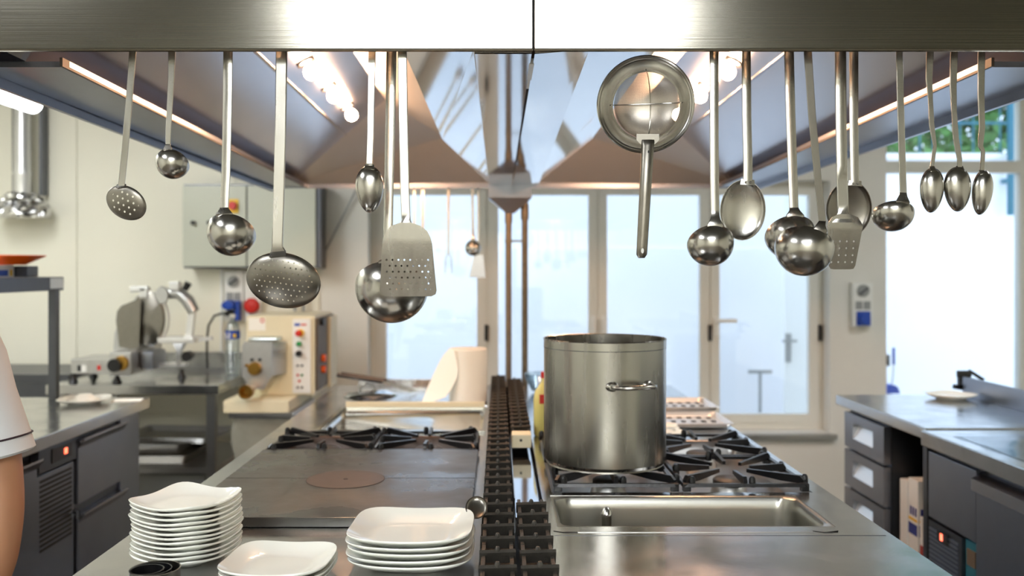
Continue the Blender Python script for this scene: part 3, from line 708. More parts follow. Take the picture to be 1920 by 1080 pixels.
# far utensils on the rear rail
YU = YE + .05; RZ0 = RZ; RZ = zf + .04; FAR = True
ladle('ladle', 'small ladle on the far rail beside the window frame', YU, [(886, 346), (886, 380), (887, 440)], 5, 5, (887, 480), 15, a=math.radians(15), group='utensils on the far rail', mt=UTEN)
t = thing('carving_fork', 'two pronged fork hanging on the far rail', 'fork', (PX(841, YU), YU, RZ), 0, 'utensils on the far rail')
m = MB(); m.strap(hookpts(.012, .003) + [(0, -.009, -.02, .014, .003), (0, -.009, PZ(475, YU) - RZ, .011, .003)]); m.build('handle', UTEN, t)
m = MB()
for k in (-1, 1): m.tube([(0, -.009, PZ(475, YU) - RZ), (k * .014, -.009, PZ(483, YU) - RZ), (k * .016, -.009, PZ(512, YU) - RZ)], .0022, 6)
m.build('prongs', UTEN, t)
for px, lb in ((777, 'thin plain handled utensil on the far rail beside the wide spatula'), (793, 'brown handled utensil on the far rail, between fork and wide spatula')):
    t = thing('serving_spoon', lb, 'spoon', (PX(px, YU), YU, RZ), 0, 'utensils on the far rail')
    m = MB(); m.strap(hookpts(.014, .003) + [(0, -.009, -.02, .016 if px > 790 else .007, .003), (0, -.009, PZ(470, YU) - RZ, .012, .003)]); m.build('handle', UTEN, t)
    m = bowl_mesh(.018, .034, .01, .1); m.build('bowl', UTEN, t, (0, -.004, PZ(488, YU) - RZ))
YU2 = YU + .03
t = thing('spatula', 'small spatula on the far rail behind the small ladle', 'spatula', (PX(897, YU2), YU2, RZ), 0, 'utensils on the far rail')
m = MB(); m.strap([(0, -.02, -.004, .01, .003), (0, -.009, -.01, .01, .003), (0, -.009, PZ(478, YU2) - RZ, .009, .003)]); m.build('handle', UTEN, t)
m = MB(); m.prism([(-.022, 0), (.022, 0), (.036, -.11), (-.045, -.11)], .002, 'y'); m.build('blade', HOODM, t, (0, -.008, PZ(478, YU2) - RZ), (0, 0, 0))
RZ = RZ0; FAR = False

# ------------------------------------------------------------------ cooking island
IX0, IX1, IY0, IY1 = -.765, .815, 1.3, 4.3
I = thing('cooking_island', 'long stainless steel cooking island in the middle of the kitchen', 'cooking island', (0, 0, 0))
ZT = .9
Hs = [(-.695, -.06, 2.66, 3.0), (-.60, -.055, 3.06, 3.55), (-.035, .105, 1.3, 4.25), (.125, .72, 1.935, 2.205), (.13, .775, 2.235, 2.93)]
m = MB(); cells(m, 'z', IX0, IX1, IY0, IY1, ZT - .04, ZT, Hs); m.build('worktop', STEEL, I, smooth=False)
m = MB(); m.box(IX0 + .04, IX1 - .04, IY0 + .05, IY1 - .04, .12, ZT - .22); cells(m, 'z', IX0 + .04, IX1 - .04, IY0 + .05, IY1 - .04, ZT - .22, ZT - .041, [(h[0] - .006, h[1] + .006, max(h[2] - .006, IY0 + .06), min(h[3] + .006, IY1 - .05)) for h in Hs]); m.build('body', STEEL2, I, smooth=False)
m = MB()
for x in (IX0 + .1, 0, IX1 - .1):
    for y in (IY0 + .15, 2.8, IY1 - .15): m.cyl((x, y, 0), .025, .12, n=12)
m.build('feet', FRIDGED, I)
# joint lines / slots by the sink
m = MB(); m.box(.115, .8, 1.872, 1.8745, ZT - .002, ZT + .0004); m.build('joint_line', FRIDGED, I)
m = MB(); 
for xa, xb in ((.115, .165), (.66, .71)):
    m.prism([(xa, 1.905), (xa + .02, 1.893), (xb - (.0 if xa < .3 else .012), 1.893), (xb + .004, 1.9 if xa < .3 else 1.906), (xb, 1.8965), (xa + .02, 1.896)], .002, 'z', ZT - .001)
m.build('drain_slot', DARK, I)
m = MB(); m.box(.165, .66, 1.894, 1.897, ZT - .001, ZT + .0012); m.build('slot_edge', STEEL2, I)
# sink
def rrect(x0, x1, y0, y1, r, n=8):
    out = []
    for cx, cy, a0 in ((x1 - r, y1 - r, 0), (x0 + r, y1 - r, 90), (x0 + r, y0 + r, 180), (x1 - r, y0 + r, 270)):
        for k in range(n): a = math.radians(a0 + 90 * k / (n - 1)); out.append((cx + r * math.cos(a), cy + r * math.sin(a)))
    return out
m = MB(); sx0, sx1, sy0, sy1 = .125, .72, 1.935, 2.205
lv = [(0, .001, ZT - .001), (.006, .03, ZT), (.01, .04, ZT - .004), (.014, .04, ZT - .03), (.018, .05, ZT - .19), (.04, .05, ZT - .205)]
m.rings([[(x, y, z) for x, y in rrect(sx0 + i, sx1 - i, sy0 + i, sy1 - i, r)] for i, r, z in lv], False, True); m.build('sink_basin', SINKM, I, ang=50)
m = MB(); m.cyl((.25, 2.1, ZT - .2), .0115, .182, n=16); m.lathe([(.0115, 0), (.013, .003), (.010, .012), (.005, .018), (0, .019)], (.25, 2.1, ZT - .019), 16); m.build('overflow_pipe', UTENP, I)
# solid top
m = MB(); m.box(-.69, -.06, 1.93, 2.66, ZT + .001, ZT + .022, .002); sp = m.build('solid_top_plate', PLATEIRON, I)
m = MB(); m.box(-.69, -.06, 2.293, 2.2945, ZT + .0215, ZT + .0224); m.build('plate_joint', DARK, sp)
m = MB(); m.lathe([(.098, 0), (.098, .0012), (.0965, .0012)], (-.385, 2.28, ZT + .0216), 48); m.build('ring_gap', DARK, sp)
m = MB(); m.lathe([(.0965, 0), (.0965, .0014), (0, .0014)], (-.385, 2.28, ZT + .0216), 48); dd = m.build('centre_disc', PLATEDISC, sp)
m = MB(); m.lathe([(.006, 0), (.006, .002), (0, .002)], (-.385, 2.28, ZT + .0216), 12); m.build('lift_hole', DARK, dd)
# burner trays
for (a, b, c, d_) in (Hs[0], Hs[4]):
    m = MB(); m.rings([[(x, y, z) for x, y in rrect(a + i, b - i, c + i, d_ - i, r)] for i, r, z in ((0, .002, ZT - .002), (.004, .02, ZT - .006), (.012, .03, ZT - .045), (.03, .03, ZT - .05))], False, True); m.build('burner_tray', STEEL2 if a > 0 else PLATEDISC, I, ang=40)
# griddle pan
m = MB(); a, b, c, d_ = Hs[1]
m.rings([[(x, y, z) for x, y in rrect(a + i, b - i, c + i, d_ - i, r)] for i, r, z in ((-.02, .004, ZT + .001), (-.02, .004, ZT + .008), (-.002, .006, ZT + .009), (.0, .01, ZT - .005), (.012, .012, ZT - .012))], False, True); gp = m.build('griddle_pan', GRIDM, I, ang=30)
m = MB(); m.cyl((-.53, 3.17, ZT - .013), .016, .0015, n=16); m.build('drain_hole', DARK, gp)
m = MB(); m.box(-.60, -.055, 3.555, 3.567, ZT + .009, ZT + .03, .002); m.build('rear_lip', WOODB, I)
# vent channel
m = MB(); m.rings([[(-.034, 1.3, ZT), (.104, 1.3, ZT), (.104, 4.25, ZT), (-.034, 4.25, ZT)], [(-.034, 1.3, .72), (.104, 1.3, .72), (.104, 4.25, .72), (-.034, 4.25, .72)]], False, True); m.build('vent_channel', STEEL2, I, smooth=False)
m = MB(); m.box(.036, .038, 2.1, 2.9, ZT - .06, ZT + .02); m.box(.104, .112, 1.3, 4.25, ZT - .02, ZT + .012); m.box(-.044, -.036, 1.3, 4.25, ZT - .02, ZT + .012); m.build('channel_edge', STEEL, I)
# central cover plate where the grate is missing
m = MB(); m.box(.04, .103, 2.09, 2.9, ZT - .03, ZT - .022); m.build('channel_cover', HOODMIR, I)
m = MB(); m.box(.04, .1, 2.77, 2.84, ZT + .004, ZT + .045, .004); ep = m.build('channel_end_piece', WOODB, I)
m = MB(); m.cyl((.068, 2.766, ZT + .028), .004, .004, 'y', 10); m.build('screw', DARK, ep)
# cast iron vent grates
def vent(name, label, x, y, w, n=4, pitch=.082):
    m = MB()
    for s_ in (-1, 1): m.box(s_ * (w / 2 - .007) - .0035, s_ * (w / 2 - .007) + .0035, 0, n * pitch - .003, .012, .046, .001)
    for k in range(n):
        y_ = .012 + k * pitch; sl = .007
        m.rings([[(-w / 2, y_ + sl * .5, .050), (-w / 2, y_ + .005 + sl * .5, .054), (-w / 2, y_ + .011 + sl * .5, .051), (-w / 2, y_ + .016, .034), (-w / 2, y_ + .010, .031)],
                 [(w / 2, y_ - sl * .5, .054), (w / 2, y_ + .005 - sl * .5, .058), (w / 2, y_ + .011 - sl * .5, .055), (w / 2, y_ + .016, .034), (w / 2, y_ + .010, .031)]])
        m.lathe([(.0, .010), (.003, .009), (.005, .005), (.005, 0)], (0, y_ + .006, .052), 8)
    m.box(-w / 2 + .006, w / 2 - .006, .004, n * pitch - .006, .001, .006)
    return m.build(name, IRON, None, (x, y, ZT))
proto = None
ords = ['first', 'second', 'third', 'fourth', 'fifth', 'sixth', 'seventh', 'eighth', 'ninth']
P_ = .082 * 4
def place_vent(x, y, label):
    global proto
    if proto is None: o = proto = vent('vent_grate', label, x, y, .064)
    else: o = proto.copy(); C.objects.link(o); o.location = (x, y, ZT)
    tag(o, label, 'grate', 'black cast iron vent grates along the island centre')
for i in range(9): place_vent(.0 - .002, 1.335 + i * P_, 'black cast iron vent grate beside the solid top, %s from the plates end' % ords[i])
for i in range(2): place_vent(.069, 1.335 + i * P_ + (.082 * 1 if i == 9 else 0), 'black cast iron vent grate beside the sink, %s from the plates end' % ords[i])
for i in range(4): place_vent(.070, 2.855 + i * P_, 'black cast iron vent grate behind the cream end piece, %s from it' % ords[i])
# pan grates
def pan_grate(label, x0, x1, y0, y1, burner=True, ztop=.934):
    cx, cy = (x0 + x1) / 2, (y0 + y1) / 2; w, d = x1 - x0, y1 - y0
    t = thing('pan_support', label, 'pan support', (cx, cy, ZT), 0, 'black burner pan supports')
    h = ztop - ZT; m = MB()
    r = rrect(-w / 2, w / 2, -d / 2, d / 2, .012, 4); ri = rrect(-w / 2 + .012, w / 2 - .012, -d / 2 + .012, d / 2 - .012, .008, 4)
    m.rings([[(x, y, .012) for x, y in r], [(x * .985, y * .985, h * .62) for x, y in r], [(x, y, h * .62) for x, y in ri], [(x, y, .012) for x, y in ri], [(x, y, .012) for x, y in r]], False, False)
    for sx_ in (-1, 1):
        for sy_ in (-1, 1): m.box(sx_ * (w / 2 - .002), sx_ * (w / 2 - .022), sy_ * (d / 2 - .002), sy_ * (d / 2 - .018), .0, .02, .002)
    m.build('frame', IRON2, t)
    m = MB()
    for k in range(8):
        a = k * math.pi / 4 + (0 if k % 2 else 0)
        dx, dy = math.cos(a), math.sin(a)
        L = min((w / 2 - .008) / max(abs(dx), 1e-3), (d / 2 - .008) / max(abs(dy), 1e-3))
        Li = min(w, d) * .17
        o, i_ = Vector((dx * L, dy * L, 0)), Vector((dx * Li, dy * Li, 0)); n_ = Vector((-dy, dx, 0)) * .0045
        prof = [(o, h * .5), (o, h * .78), (o * .93 + i_ * .07, h + .003), (i_ * 1.0, h - .003), (i_, h * .62), (o * .6 + i_ * .4, h * .45)]
        m.rings([[p + n_ + Vector((0, 0, z)) for p, z in prof], [p - n_ + Vector((0, 0, z)) for p, z in prof]])
        if k % 2 == 0 or True:
            m.lathe([(.009, h * .3), (.008, h * .95), (.004, h + .004), (0, h + .004)], (o.x * .96 + n_.x * 4, o.y * .96 + n_.y * 4, 0), 8)
    m.build('fingers', IRON2, t)
    return t
def burner(label, x, y):
    t = thing('gas_burner', label, 'burner', (x, y, ZT - .05), 0, 'round gas burners')
    m = MB(); m.lathe([(.05, 0), (.045, .02), (.04, .028), (0, .028)], (0, 0, 0), 28); m.build('base', ALU, t)
    m = MB(); m.lathe([(.036, .028), (.042, .031), (.042, .042), (.036, .046), (0, .046)], (0, 0, 0), 28); m.build('cap', IRON, t)
for i, (a, b) in enumerate(((-.69, -.38), (-.374, -.065))):
    pan_grate('black pan support between solid top and griddle, %s' % ('next to the island edge' if i == 0 else 'next to the vent grates'), a, b, 2.675, 2.985, ztop=.93)
    burner('gas burner between solid top and griddle, %s' % ('next to the island edge' if i == 0 else 'next to the vent grates'), (a + b) / 2, 2.83)
for j, (c, d_) in enumerate(((2.238, 2.58), (2.586, 2.925))):
    for i, (a, b) in enumerate(((.135, .448), (.454, .77))):
        w = ('directly under the stock pot' if (i, j) == (0, 0) else 'beside the stock pot, behind the sink' if (i, j) == (1, 0) else 'behind the stock pot' if i == 0 else 'at the window end, far row by the island edge')
        pan_grate('black pan support ' + w, a, b, c, d_, ztop=.932)
        burner('gas burner ' + w, (a + b) / 2, (c + d_) / 2)

# ------------------------------------------------------------------ stock pot
YP = 2.415; zp = .940; PR = .1615
t = thing('stock_pot', 'tall stainless steel stock pot standing on the burner', 'pot', (PX(1133.5, YP), YP, zp), 0)
hp_ = .326
m = MB(); m.lathe([(0, 0), (PR - .012, 0), (PR - .004, .004), (PR, .012), (PR, hp_ - .022), (PR + .0006, hp_ - .021), (PR + .0006, hp_ - .001), (PR + .0022, hp_), (PR + .001, hp_ + .002), (PR - .002, hp_), (PR - .003, .012), (PR - .012, .006), (0, .006)], (0, 0, 0), 96)
m.build('body', POTM, t, ang=25)
m = MB(); m.lathe([(PR + .0008, hp_ - .0225), (PR + .0012, hp_ - .022), (PR + .0008, hp_ - .0212)], (0, 0, 0), 96); m.build('rim_groove', FRIDGED, t)
m = MB(); m.lathe([(PR - .014, -.002), (PR - .006, -.001), (PR - .008, .004)], (0, 0, 0), 64); m.build('base_disc', UTEND, t)
for k in (0, 1):
    ca = math.radians(-72 + 180 * k); sp_ = math.radians(18)
    m = MB(); pts = []
    hz_ = hp_ - .108
    for (da, dr, dz) in ((-1.0, .001, 0), (-.98, .018, 0), (-.85, .034, .001), (-.55, .046, .002), (0, .05, .003), (.55, .046, .002), (.85, .034, .001), (.98, .018, 0), (1.0, .001, 0)):
        a = ca + sp_ * da; pts.append(((PR + dr) * math.cos(a), (PR + dr) * math.sin(a), hz_ + dz))
    m.tube(pts, .0058, 12)
    hd = m.build('handle', UTENP, t)
    for s_ in (-1, 1):
        a = ca + s_ * sp_; q = Matrix.Translation(((PR + .001) * math.cos(a), (PR + .001) * math.sin(a), hz_)) @ Vector((math.cos(a), math.sin(a), 0)).to_track_quat('Z', 'Y').to_matrix().to_4x4()
        m = MB(); m.M = q; m.lathe([(.012, -.004), (.0125, .0005), (.011, .003), (.007, .005), (.006, .007)], n=20, sx=1.35, cap1=True); m.build('handle_plate', UTENP, hd)

# ------------------------------------------------------------------ plates
def plate_bm(s, rise, corner, pw=3.2):
    m = MB(); n = 64; 
    def R(th): c, s_ = abs(math.cos(th)), abs(math.sin(th)); return (s / 2) / ((c ** pw + s_ ** pw) ** (1 / pw))
    def hgt(u, th):
        cf = (R(th) / (s / 2) - 1) / (2 ** (.5 - .0) * .0 + .32)
        if u < .58: return 0
        v = (u - .58) / .42
        return (rise + corner * cf) * (v ** 1.5)
    top, bot = [], []
    for u in (.0001, .3, .5, .58, .66, .74, .82, .9, .96, 1.0): top.append([(R(2 * math.pi * k / n) * u * math.cos(2 * math.pi * k / n), R(2 * math.pi * k / n) * u * math.sin(2 * math.pi * k / n), .0075 + hgt(u, 2 * math.pi * k / n)) for k in range(n)])
    for u in (1.006, .995, .92, .82, .72, .6): bot.append([(R(2 * math.pi * k / n) * u * math.cos(2 * math.pi * k / n), R(2 * math.pi * k / n) * u * math.sin(2 * math.pi * k / n), .0075 - (.0015 if u > 1 else .0035) + hgt(u, 2 * math.pi * k / n)) for k in range(n)])
    for r, z in ((.56, 0), (.52, 0), (.50, .003), (.0001, .003)): bot.append([(R(2 * math.pi * k / n) * r * math.cos(2 * math.pi * k / n), R(2 * math.pi * k / n) * r * math.sin(2 * math.pi * k / n), z) for k in range(n)])
    m.rings(top + bot, False, False)
    return m
def stack(n, s, rise, corner, pitch, x, y, rot, where, group, jit=.02, pw=3.2):
    first = None
    names = ['bottom', 'second from bottom', 'third from bottom', 'fourth from bottom', 'fifth from bottom', 'sixth from bottom', 'seventh from bottom', 'eighth from bottom', 'ninth from bottom', 'tenth from bottom', 'eleventh from bottom', 'twelfth from bottom']
    for i in range(n):
        if first is None: o = first = plate_bm(s, rise, corner, pw).build('square_plate', PORC, None, ang=60)
        else: o = first.copy(); C.objects.link(o)
        o.location = (x + random.uniform(-.0025, .0025), y + random.uniform(-.003, .003), ZT + .0005 + i * pitch)
        o.rotation_euler = (0, 0, rot + random.uniform(-jit, jit))
        nm = 'topmost' if i == n - 1 else names[i]
        tag(o, 'white square plate, %s %s' % (nm, where), 'plate', group)
    return o
tp = stack(12, .168, .010, .011, .0088, -.592, 1.725, math.radians(-20), 'in the tall stack of small plates', 'plates in the tall stack', .05, 4.4)
tp.location.z += .002; tp.rotation_euler = (math.radians(.6), 0, math.radians(-22))
stack(3, .186, .014, .006, .009, -.388, 1.605, math.radians(-3), 'in the low stack beside the ring cutters', 'plates in the low stack', pw=4)
stack(5, .228, .018, .006, .0112, -.163, 1.705, math.radians(-1), 'in the stack of large plates beside the vent', 'plates in the wide stack', .015, pw=4.2)
for k, (r, dx, dy, lb) in enumerate(((.040, 0, 0, 'largest outer black ring cutter on the worktop corner'), (.033, -.006, -.004, 'middle ring cutter nested inside the largest one'), (.0265, -.011, -.007, 'smallest ring cutter nested innermost at the worktop corner'))):
    m = MB(); m.lathe([(r - .001, 0), (r, 0), (r, .054), (r + .0006, .0555), (r - .0012, .0555), (r - .001, .054), (r - .001, 0)], (0, 0, 0), 48)
    tag(m.build('ring_cutter', UTEND if k == 0 else IRON2, None, (PX(291, 1.5) + dx, 1.5 + dy, ZT + .0005)), lb, 'cutter', 'nested ring cutters')
t = thing('tablespoon', 'steel spoon with its bowl sticking out behind the large plates', 'spoon', (-.044, 1.80, ZT + .078), 0)
m = bowl_mesh(.022, .028, .011, 0); o = m.build('bowl', UTEND, t, (0, 0, 0), (math.radians(125), 0, 0))
m = MB(); m.bar((-.016, .016, -.004), (-.13, .05, -.06), .010, .002, w2=.014); m.build('handle', UTEND, t)

# ------------------------------------------------------------------ far end of island
Yr = 3.76
t = thing('paper_towel_roll', 'big white paper towel roll with a loose sheet hanging off', 'paper roll', (PX(883, Yr) - .012, Yr, ZT + .001), 0)
m = MB(); m.lathe([(.022, .222), (.076, .222), (.079, .218), (.079, .004), (.076, 0), (.022, 0), (.022, .222)], (0, 0, 0), 48); m.build('roll', PAPER, t)
m = MB(); R = []
for i in range(9):
    u = i / 8; zt1 = .222 - .218 * u
    xl = -.078 - (.11) * (u ** .75); xr = -.055 + .02 * math.sin(u * 3) - .05 * max(0, u - .45) * 2
    if i == 8: xr = xl + .03
    yl = -.02 - .03 * u
    R.append([(xl, yl, zt1), (xr, -.07 - .01 * u, zt1), (xr, -.068 - .01 * u, zt1), (xl, yl + .002, zt1)])
m.rings(R); m.build('loose_sheet', PAPER, t)
for i, (px, py, lb) in enumerate(((640, 701, 'black handled fry basket on the island end, farther one'), (632, 703, 'black handled fry basket on the island end, nearer one'))):
    Yb = 4.02 - i * .09
    t = thing('fry_basket', lb, 'basket', (0, 0, 0), 0, 'fry baskets at the island end')
    a, b, c = P(px, py - i * 0, Yb), P(px + 86, py + 13, Yb), P(px + 140, py + 32, Yb)
    m = MB(); m.tube([a, b], .009, 10); m.build('grip', BLACKP, t)
    m = MB(); d_ = Vector((0, .012, 0)); m.tube([b + d_, c + d_], .003, 6); m.tube([b - d_, c - d_], .003, 6); m.build('handle_wire', UTEN, t)
    m = MB(); cx_ = c.x + .01
    for z in (.045, .035, .025): m.tube([(c.x, c.y - .03, c.z + z), (c.x + .1, c.y - .03, c.z + z), (c.x + .1, c.y + .03, c.z + z), (c.x, c.y + .03, c.z + z), (c.x, c.y - .03, c.z + z)], .0015, 5)
    m.build('wire_cage', UTEN, t)
t = thing('cloche', 'steel cloche with arched handle lying at the far end of island', 'lid', (PX(695, 3.95), 3.95, ZT + .001), 0)
m = MB(); m.lathe([(0, .022), (.07, .02), (.11, .008), (.118, 0), (.116, -.0)], (0, 0, 0), 40); m.build('cover', HOODMIR, t)
m = MB(); m.tube([(-.05, 0, .02), (-.04, 0, .045), (-.02, 0, .052), (.01, 0, .045), (.02, 0, .02)], .006, 8); m.build('handle', UTENP, t)
m = MB(); m.box(-.60, -.04, 3.62, 3.66, ZT, ZT + .006, .002)
m.build('rear_strip', HOODMIR, I)
# raised rear splash rim of the island
m = MB(); m.box(-.66, -.06, 4.255, 4.285, ZT, ZT + .035, .003); m.build('rear_upstand', STEEL, I)
# perforated inserts and stuff right rear
for i, (y, lb) in enumerate(((3.25, 'perforated steel insert tray behind the burners, nearer one'), (3.62, 'perforated steel insert tray behind the burners, one nearer windows'))):
    m = MB(); m.rings([[(x, y_, z) for x, y_ in rrect(-.15 + k, .15 - k, -.14 + k, .14 - k, .02)] for k, z in ((0, .018), (.006, .02), (.01, .01), (.014, .004))], False, True)
    for a in range(-4, 5):
        for b in (-2, -1, 0, 1, 2): pass
    o = m.build('insert_tray', ALUB, None, (PX(1292 - i * 18, y) - .02, y, ZT + .0))
    tag(o, lb, 'tray', 'perforated insert trays')
    m = MB()
    for a in range(-3, 4):
        for b in (-1, 0, 1): m.box(a * .036 - .008, a * .036 + .008, b * .08 - .01, b * .08 + .01, .0045, .0062)
    m.build('slots', DARK, o)
m = MB(); R = []
for k in range(8):
    u = k / 7; R.append([((.045 - .02 * u) * math.cos(a * .392) * random.uniform(.8, 1.2), (.06 - .03 * u) * math.sin(a * .392) * random.uniform(.8, 1.2), .001 + .03 * u) for a in range(16)])
m.rings(R); tag(m.build('crumpled_cloth', PAPER, None, (PX(1254, 3.05), 3.05, ZT), None, True, 60), 'crumpled white cloth beside the stock pot on the island', 'cloth')
t = thing('oil_bottle', 'yellow oil bottle with a red cap half hidden behind the pot', 'bottle', (PX(1022, 3.0), 3.0, ZT + .001), 0)
m = MB(); m.lathe([(0, 0), (.035, 0), (.038, .006), (.038, .12), (.034, .145), (.018, .17), (.012, .18), (.012, .195)], (0, 0, 0), 24, cap1=True); m.build('body', OIL, t)
m = MB(); m.box(-.02, .012, -.0395, -.038, .11, .14); m.lathe([(.014, .19), (.014, .21), (0, .21)], (0, 0, 0), 16); m.build('cap', REDP, t)
m = MB(); m.lathe([(.03, 0), (.05, .01), (.075, .06), (.082, .085), (.08, .086), (.072, .058), (.048, .013), (0, .012)], (.195, 4.05, ZT + .001), 32)
tag(m.build('clear_bowl', CLEARP), 'clear plastic bowl at the far end of the vent grates', 'bowl')

# ------------------------------------------------------------------ left refrigerated counter
FXL = -1.5; LY0, LY1 = 2.25, 3.9
t = thing('refrigerated_counter', 'low steel refrigerated counter with drawers behind the cook', 'refrigerator', (0, 0, 0))
MB().box(-2.25, FXL, LY0, LY1, .855, .9, .004).build('worktop', STEEL, t)
MB().box(-2.22, FXL - .05, LY0 + .02, LY1 - .02, .12, .854).build('body', FRIDGED, t)
m = MB(); 
for y in (LY0 + .12, LY1 - .12):
    for x in (-2.15, -1.62): m.cyl((x, y, 0), .022, .12, n=12)
m.build('feet', BLACKP, t)
fx = FXL - .049
def lipdoor(name, y0, y1, z0, z1, mt=FRIDGE):
    m = MB(); m.box(fx, fx + .03, y0, y1, z0, z1 - .035, .003); o = m.build(name, mt, t)
    m = MB(); m.prism([(fx + .028, z1 - .06), (fx + .052, z1 - .03), (fx + .052, z1 - .022), (fx + .02, z1 - .034)], y1 - y0 - .004, 'y', y0 + .002); m.build('handle', HOODM, o)
    return o
lipdoor('drawer', 3.275, 3.67, .60, .86); lipdoor('drawer', 3.275, 3.67, .15, .59)
lipdoor('door', 2.42, 2.985, .15, .85)
m = MB(); m.box(fx, fx + .012, 3.685, LY1 - .025, .15, .85); m.build('end_panel', FRIDGE, t)
m = MB(); m.box(fx, fx + .03, 2.995, 3.265, .77, .85, .003); cp = m.build('control_strip', FRIDGED, t)
m = MB(); m.box(fx + .03, fx + .033, 3.08, 3.22, .79, .838); dp = m.build('display', BLACKP, cp)
m = MB(); m.box(fx + .033, fx + .035, 3.165, 3.185, .805, .825); m.build('red_digits', REDLED, dp)
m = MB(); m.box(fx, fx + .02, 2.995, 3.265, .15, .76, .002)
gp_ = m.build('grille_panel', FRIDGE, t)
m = MB()
for k in range(15): z = .735 - k * .0165; m.box(fx + .0195, fx + .0215, 3.02, 3.245, z, z + .009)
m.build('vent_slots', DARK, gp_); m = MB()
for k in range(12): z = .33 - k * .0145; m.box(fx + .0195, fx + .0215, 3.02, 3.245, z, z + .008)
m.build('vent_slots', DARK, gp_)
m = MB(); m.tube([(fx + .03, 3.24, .585), (fx + .045, 3.24, .585), (fx + .045, 3.24, .56)], .01, 8); m.build('latch', FRIDGED, gp_)
# gantry shelf
t = thing('gantry_shelf', 'dark grey raised shelf on a square post over the counter', 'shelf', (0, 0, 0))
MB().box(-2.25, -1.885, 2.3, 3.93, PZ(544, 3.93), PZ(519, 3.93), .003).build('shelf_board', FRIDGED, t)
m = MB(); px_ = PX(106, 3.9); m.box(px_ - .016, px_ + .016, 3.86, 3.895, .901, PZ(544, 3.93)); m.build('post', FRIDGED, t)
m = MB(); m.box(px_ - .016, px_ + .016, 2.32, 2.35, .901, PZ(544, 3.93)); m.build('post', FRIDGED, t)
m = MB(); m.box(-1.886, -1.883, 3.81, 3.92, PZ(540, 3.93), PZ(521, 3.93)); m.build('worn_label', ALUB, t)
zs = PZ(519, 3.93) + .001
def yof(px, x): return x * F / (px - CX)
m = MB(); m.lathe([(0, 0), (.055, 0), (.06, .004), (.13, .036), (.13, .04), (.055, .006), (0, .005)], (-2.03, 3.78, zs + .05), 32)
tag(m.build('orange_dish', ORANGEP), 'orange plastic dish on top of the boxes on the raised shelf', 'dish')
t = thing('carton_box', 'white and blue carton under the orange dish on the raised shelf', 'box', (-2.1, 3.6, zs)); MB().box(0, .07, 0, .2, 0, .049, .002).build('body', WHITEP, t); MB().box(.0702, .0712, -.0, .15, .004, .028).build('blue_print', BLUEP, t); MB().box(.0702, .0712, .165, .185, .004, .03).build('yellow_print', YELP, t)
m = MB(); m.box(-2.06, -1.98, 3.81, 3.9, zs, zs + .046, .003); tag(m.build('small_box', FRIDGED), 'small dark box at the end of the raised shelf', 'box')
t = thing('green_jar', 'small jar with a green and yellow lid on the raised shelf', 'jar', (-1.95, 3.44, zs)); m = MB(); m.lathe([(0, 0), (.017, 0), (.017, .045), (.015, .052)], (0, 0, 0), 16, cap1=True); m.build('body', GREYP, t)
m = MB(); m.lathe([(.018, .05), (.018, .064), (0, .064)], (0, 0, 0), 16, cap0=True); m.build('lid', GREENP, t); MB().box(-.008, .008, -.0195, -.0175, .052, .062).build('yellow_mark', YELP, t)
t = thing('round_tub', 'white round tub with orange base on the raised shelf', 'tub', (-1.97, 3.33, zs)); m = MB(); m.lathe([(.03, .012), (.034, .055), (0, .055)], (0, 0, 0), 24, cap0=True); m.build('body', WHITEP, t); m = MB(); m.lathe([(.038, 0), (.038, .01), (0, .011)], (0, 0, 0), 24, cap0=True); m.build('base', ORANGEP, t)
m = MB(); m.tube([(-2.1, 3.6, zs + .05), (-2.12, 3.62, zs + .1)], [.012, .014], 8); m.bar((-2.12, 3.62, zs + .1), (-2.14, 3.6, zs + .11), .03, .02); tag(m.build('pen_marker', FRIDGE), 'dark marker pen leaning against the orange dish', 'marker')
# plate with paper on the left counter
o = plate_bm(.2, .014, .006).build('square_plate', PORC, None, (PX(158, 3.72), 3.72, .9005), (0, 0, .2)); tag(o, 'white plate with crumpled napkin on the refrigerated counter', 'plate')
m = MB(); R = []
for k in range(8):
    u = k / 7; R.append([((.06 - .035 * u) * math.cos(a * .314) * random.uniform(.8, 1.2), (.05 - .03 * u) * math.sin(a * .314) * random.uniform(.8, 1.2), .009 + .03 * u) for a in range(20)])
m.rings(R); tag(m.build('crumpled_napkin', PAPER, None, (PX(160, 3.72), 3.72, .9), None, True, 60), 'crumpled white paper napkin on the plate of refrigerated counter', 'napkin')
m = MB(); m.rings([[(0, 0, 0), (.12, .02, 0), (.1, .11, 0), (-.01, .09, 0)], [(0, 0, .0015), (.12, .02, .0015), (.1, .11, .0015), (-.01, .09, .0015)]]); tag(m.build('paper_sheet', PAPER, None, (PX(205, 3.75), 3.75, .9005)), 'flat white paper sheet beside the napkin plate', 'paper')

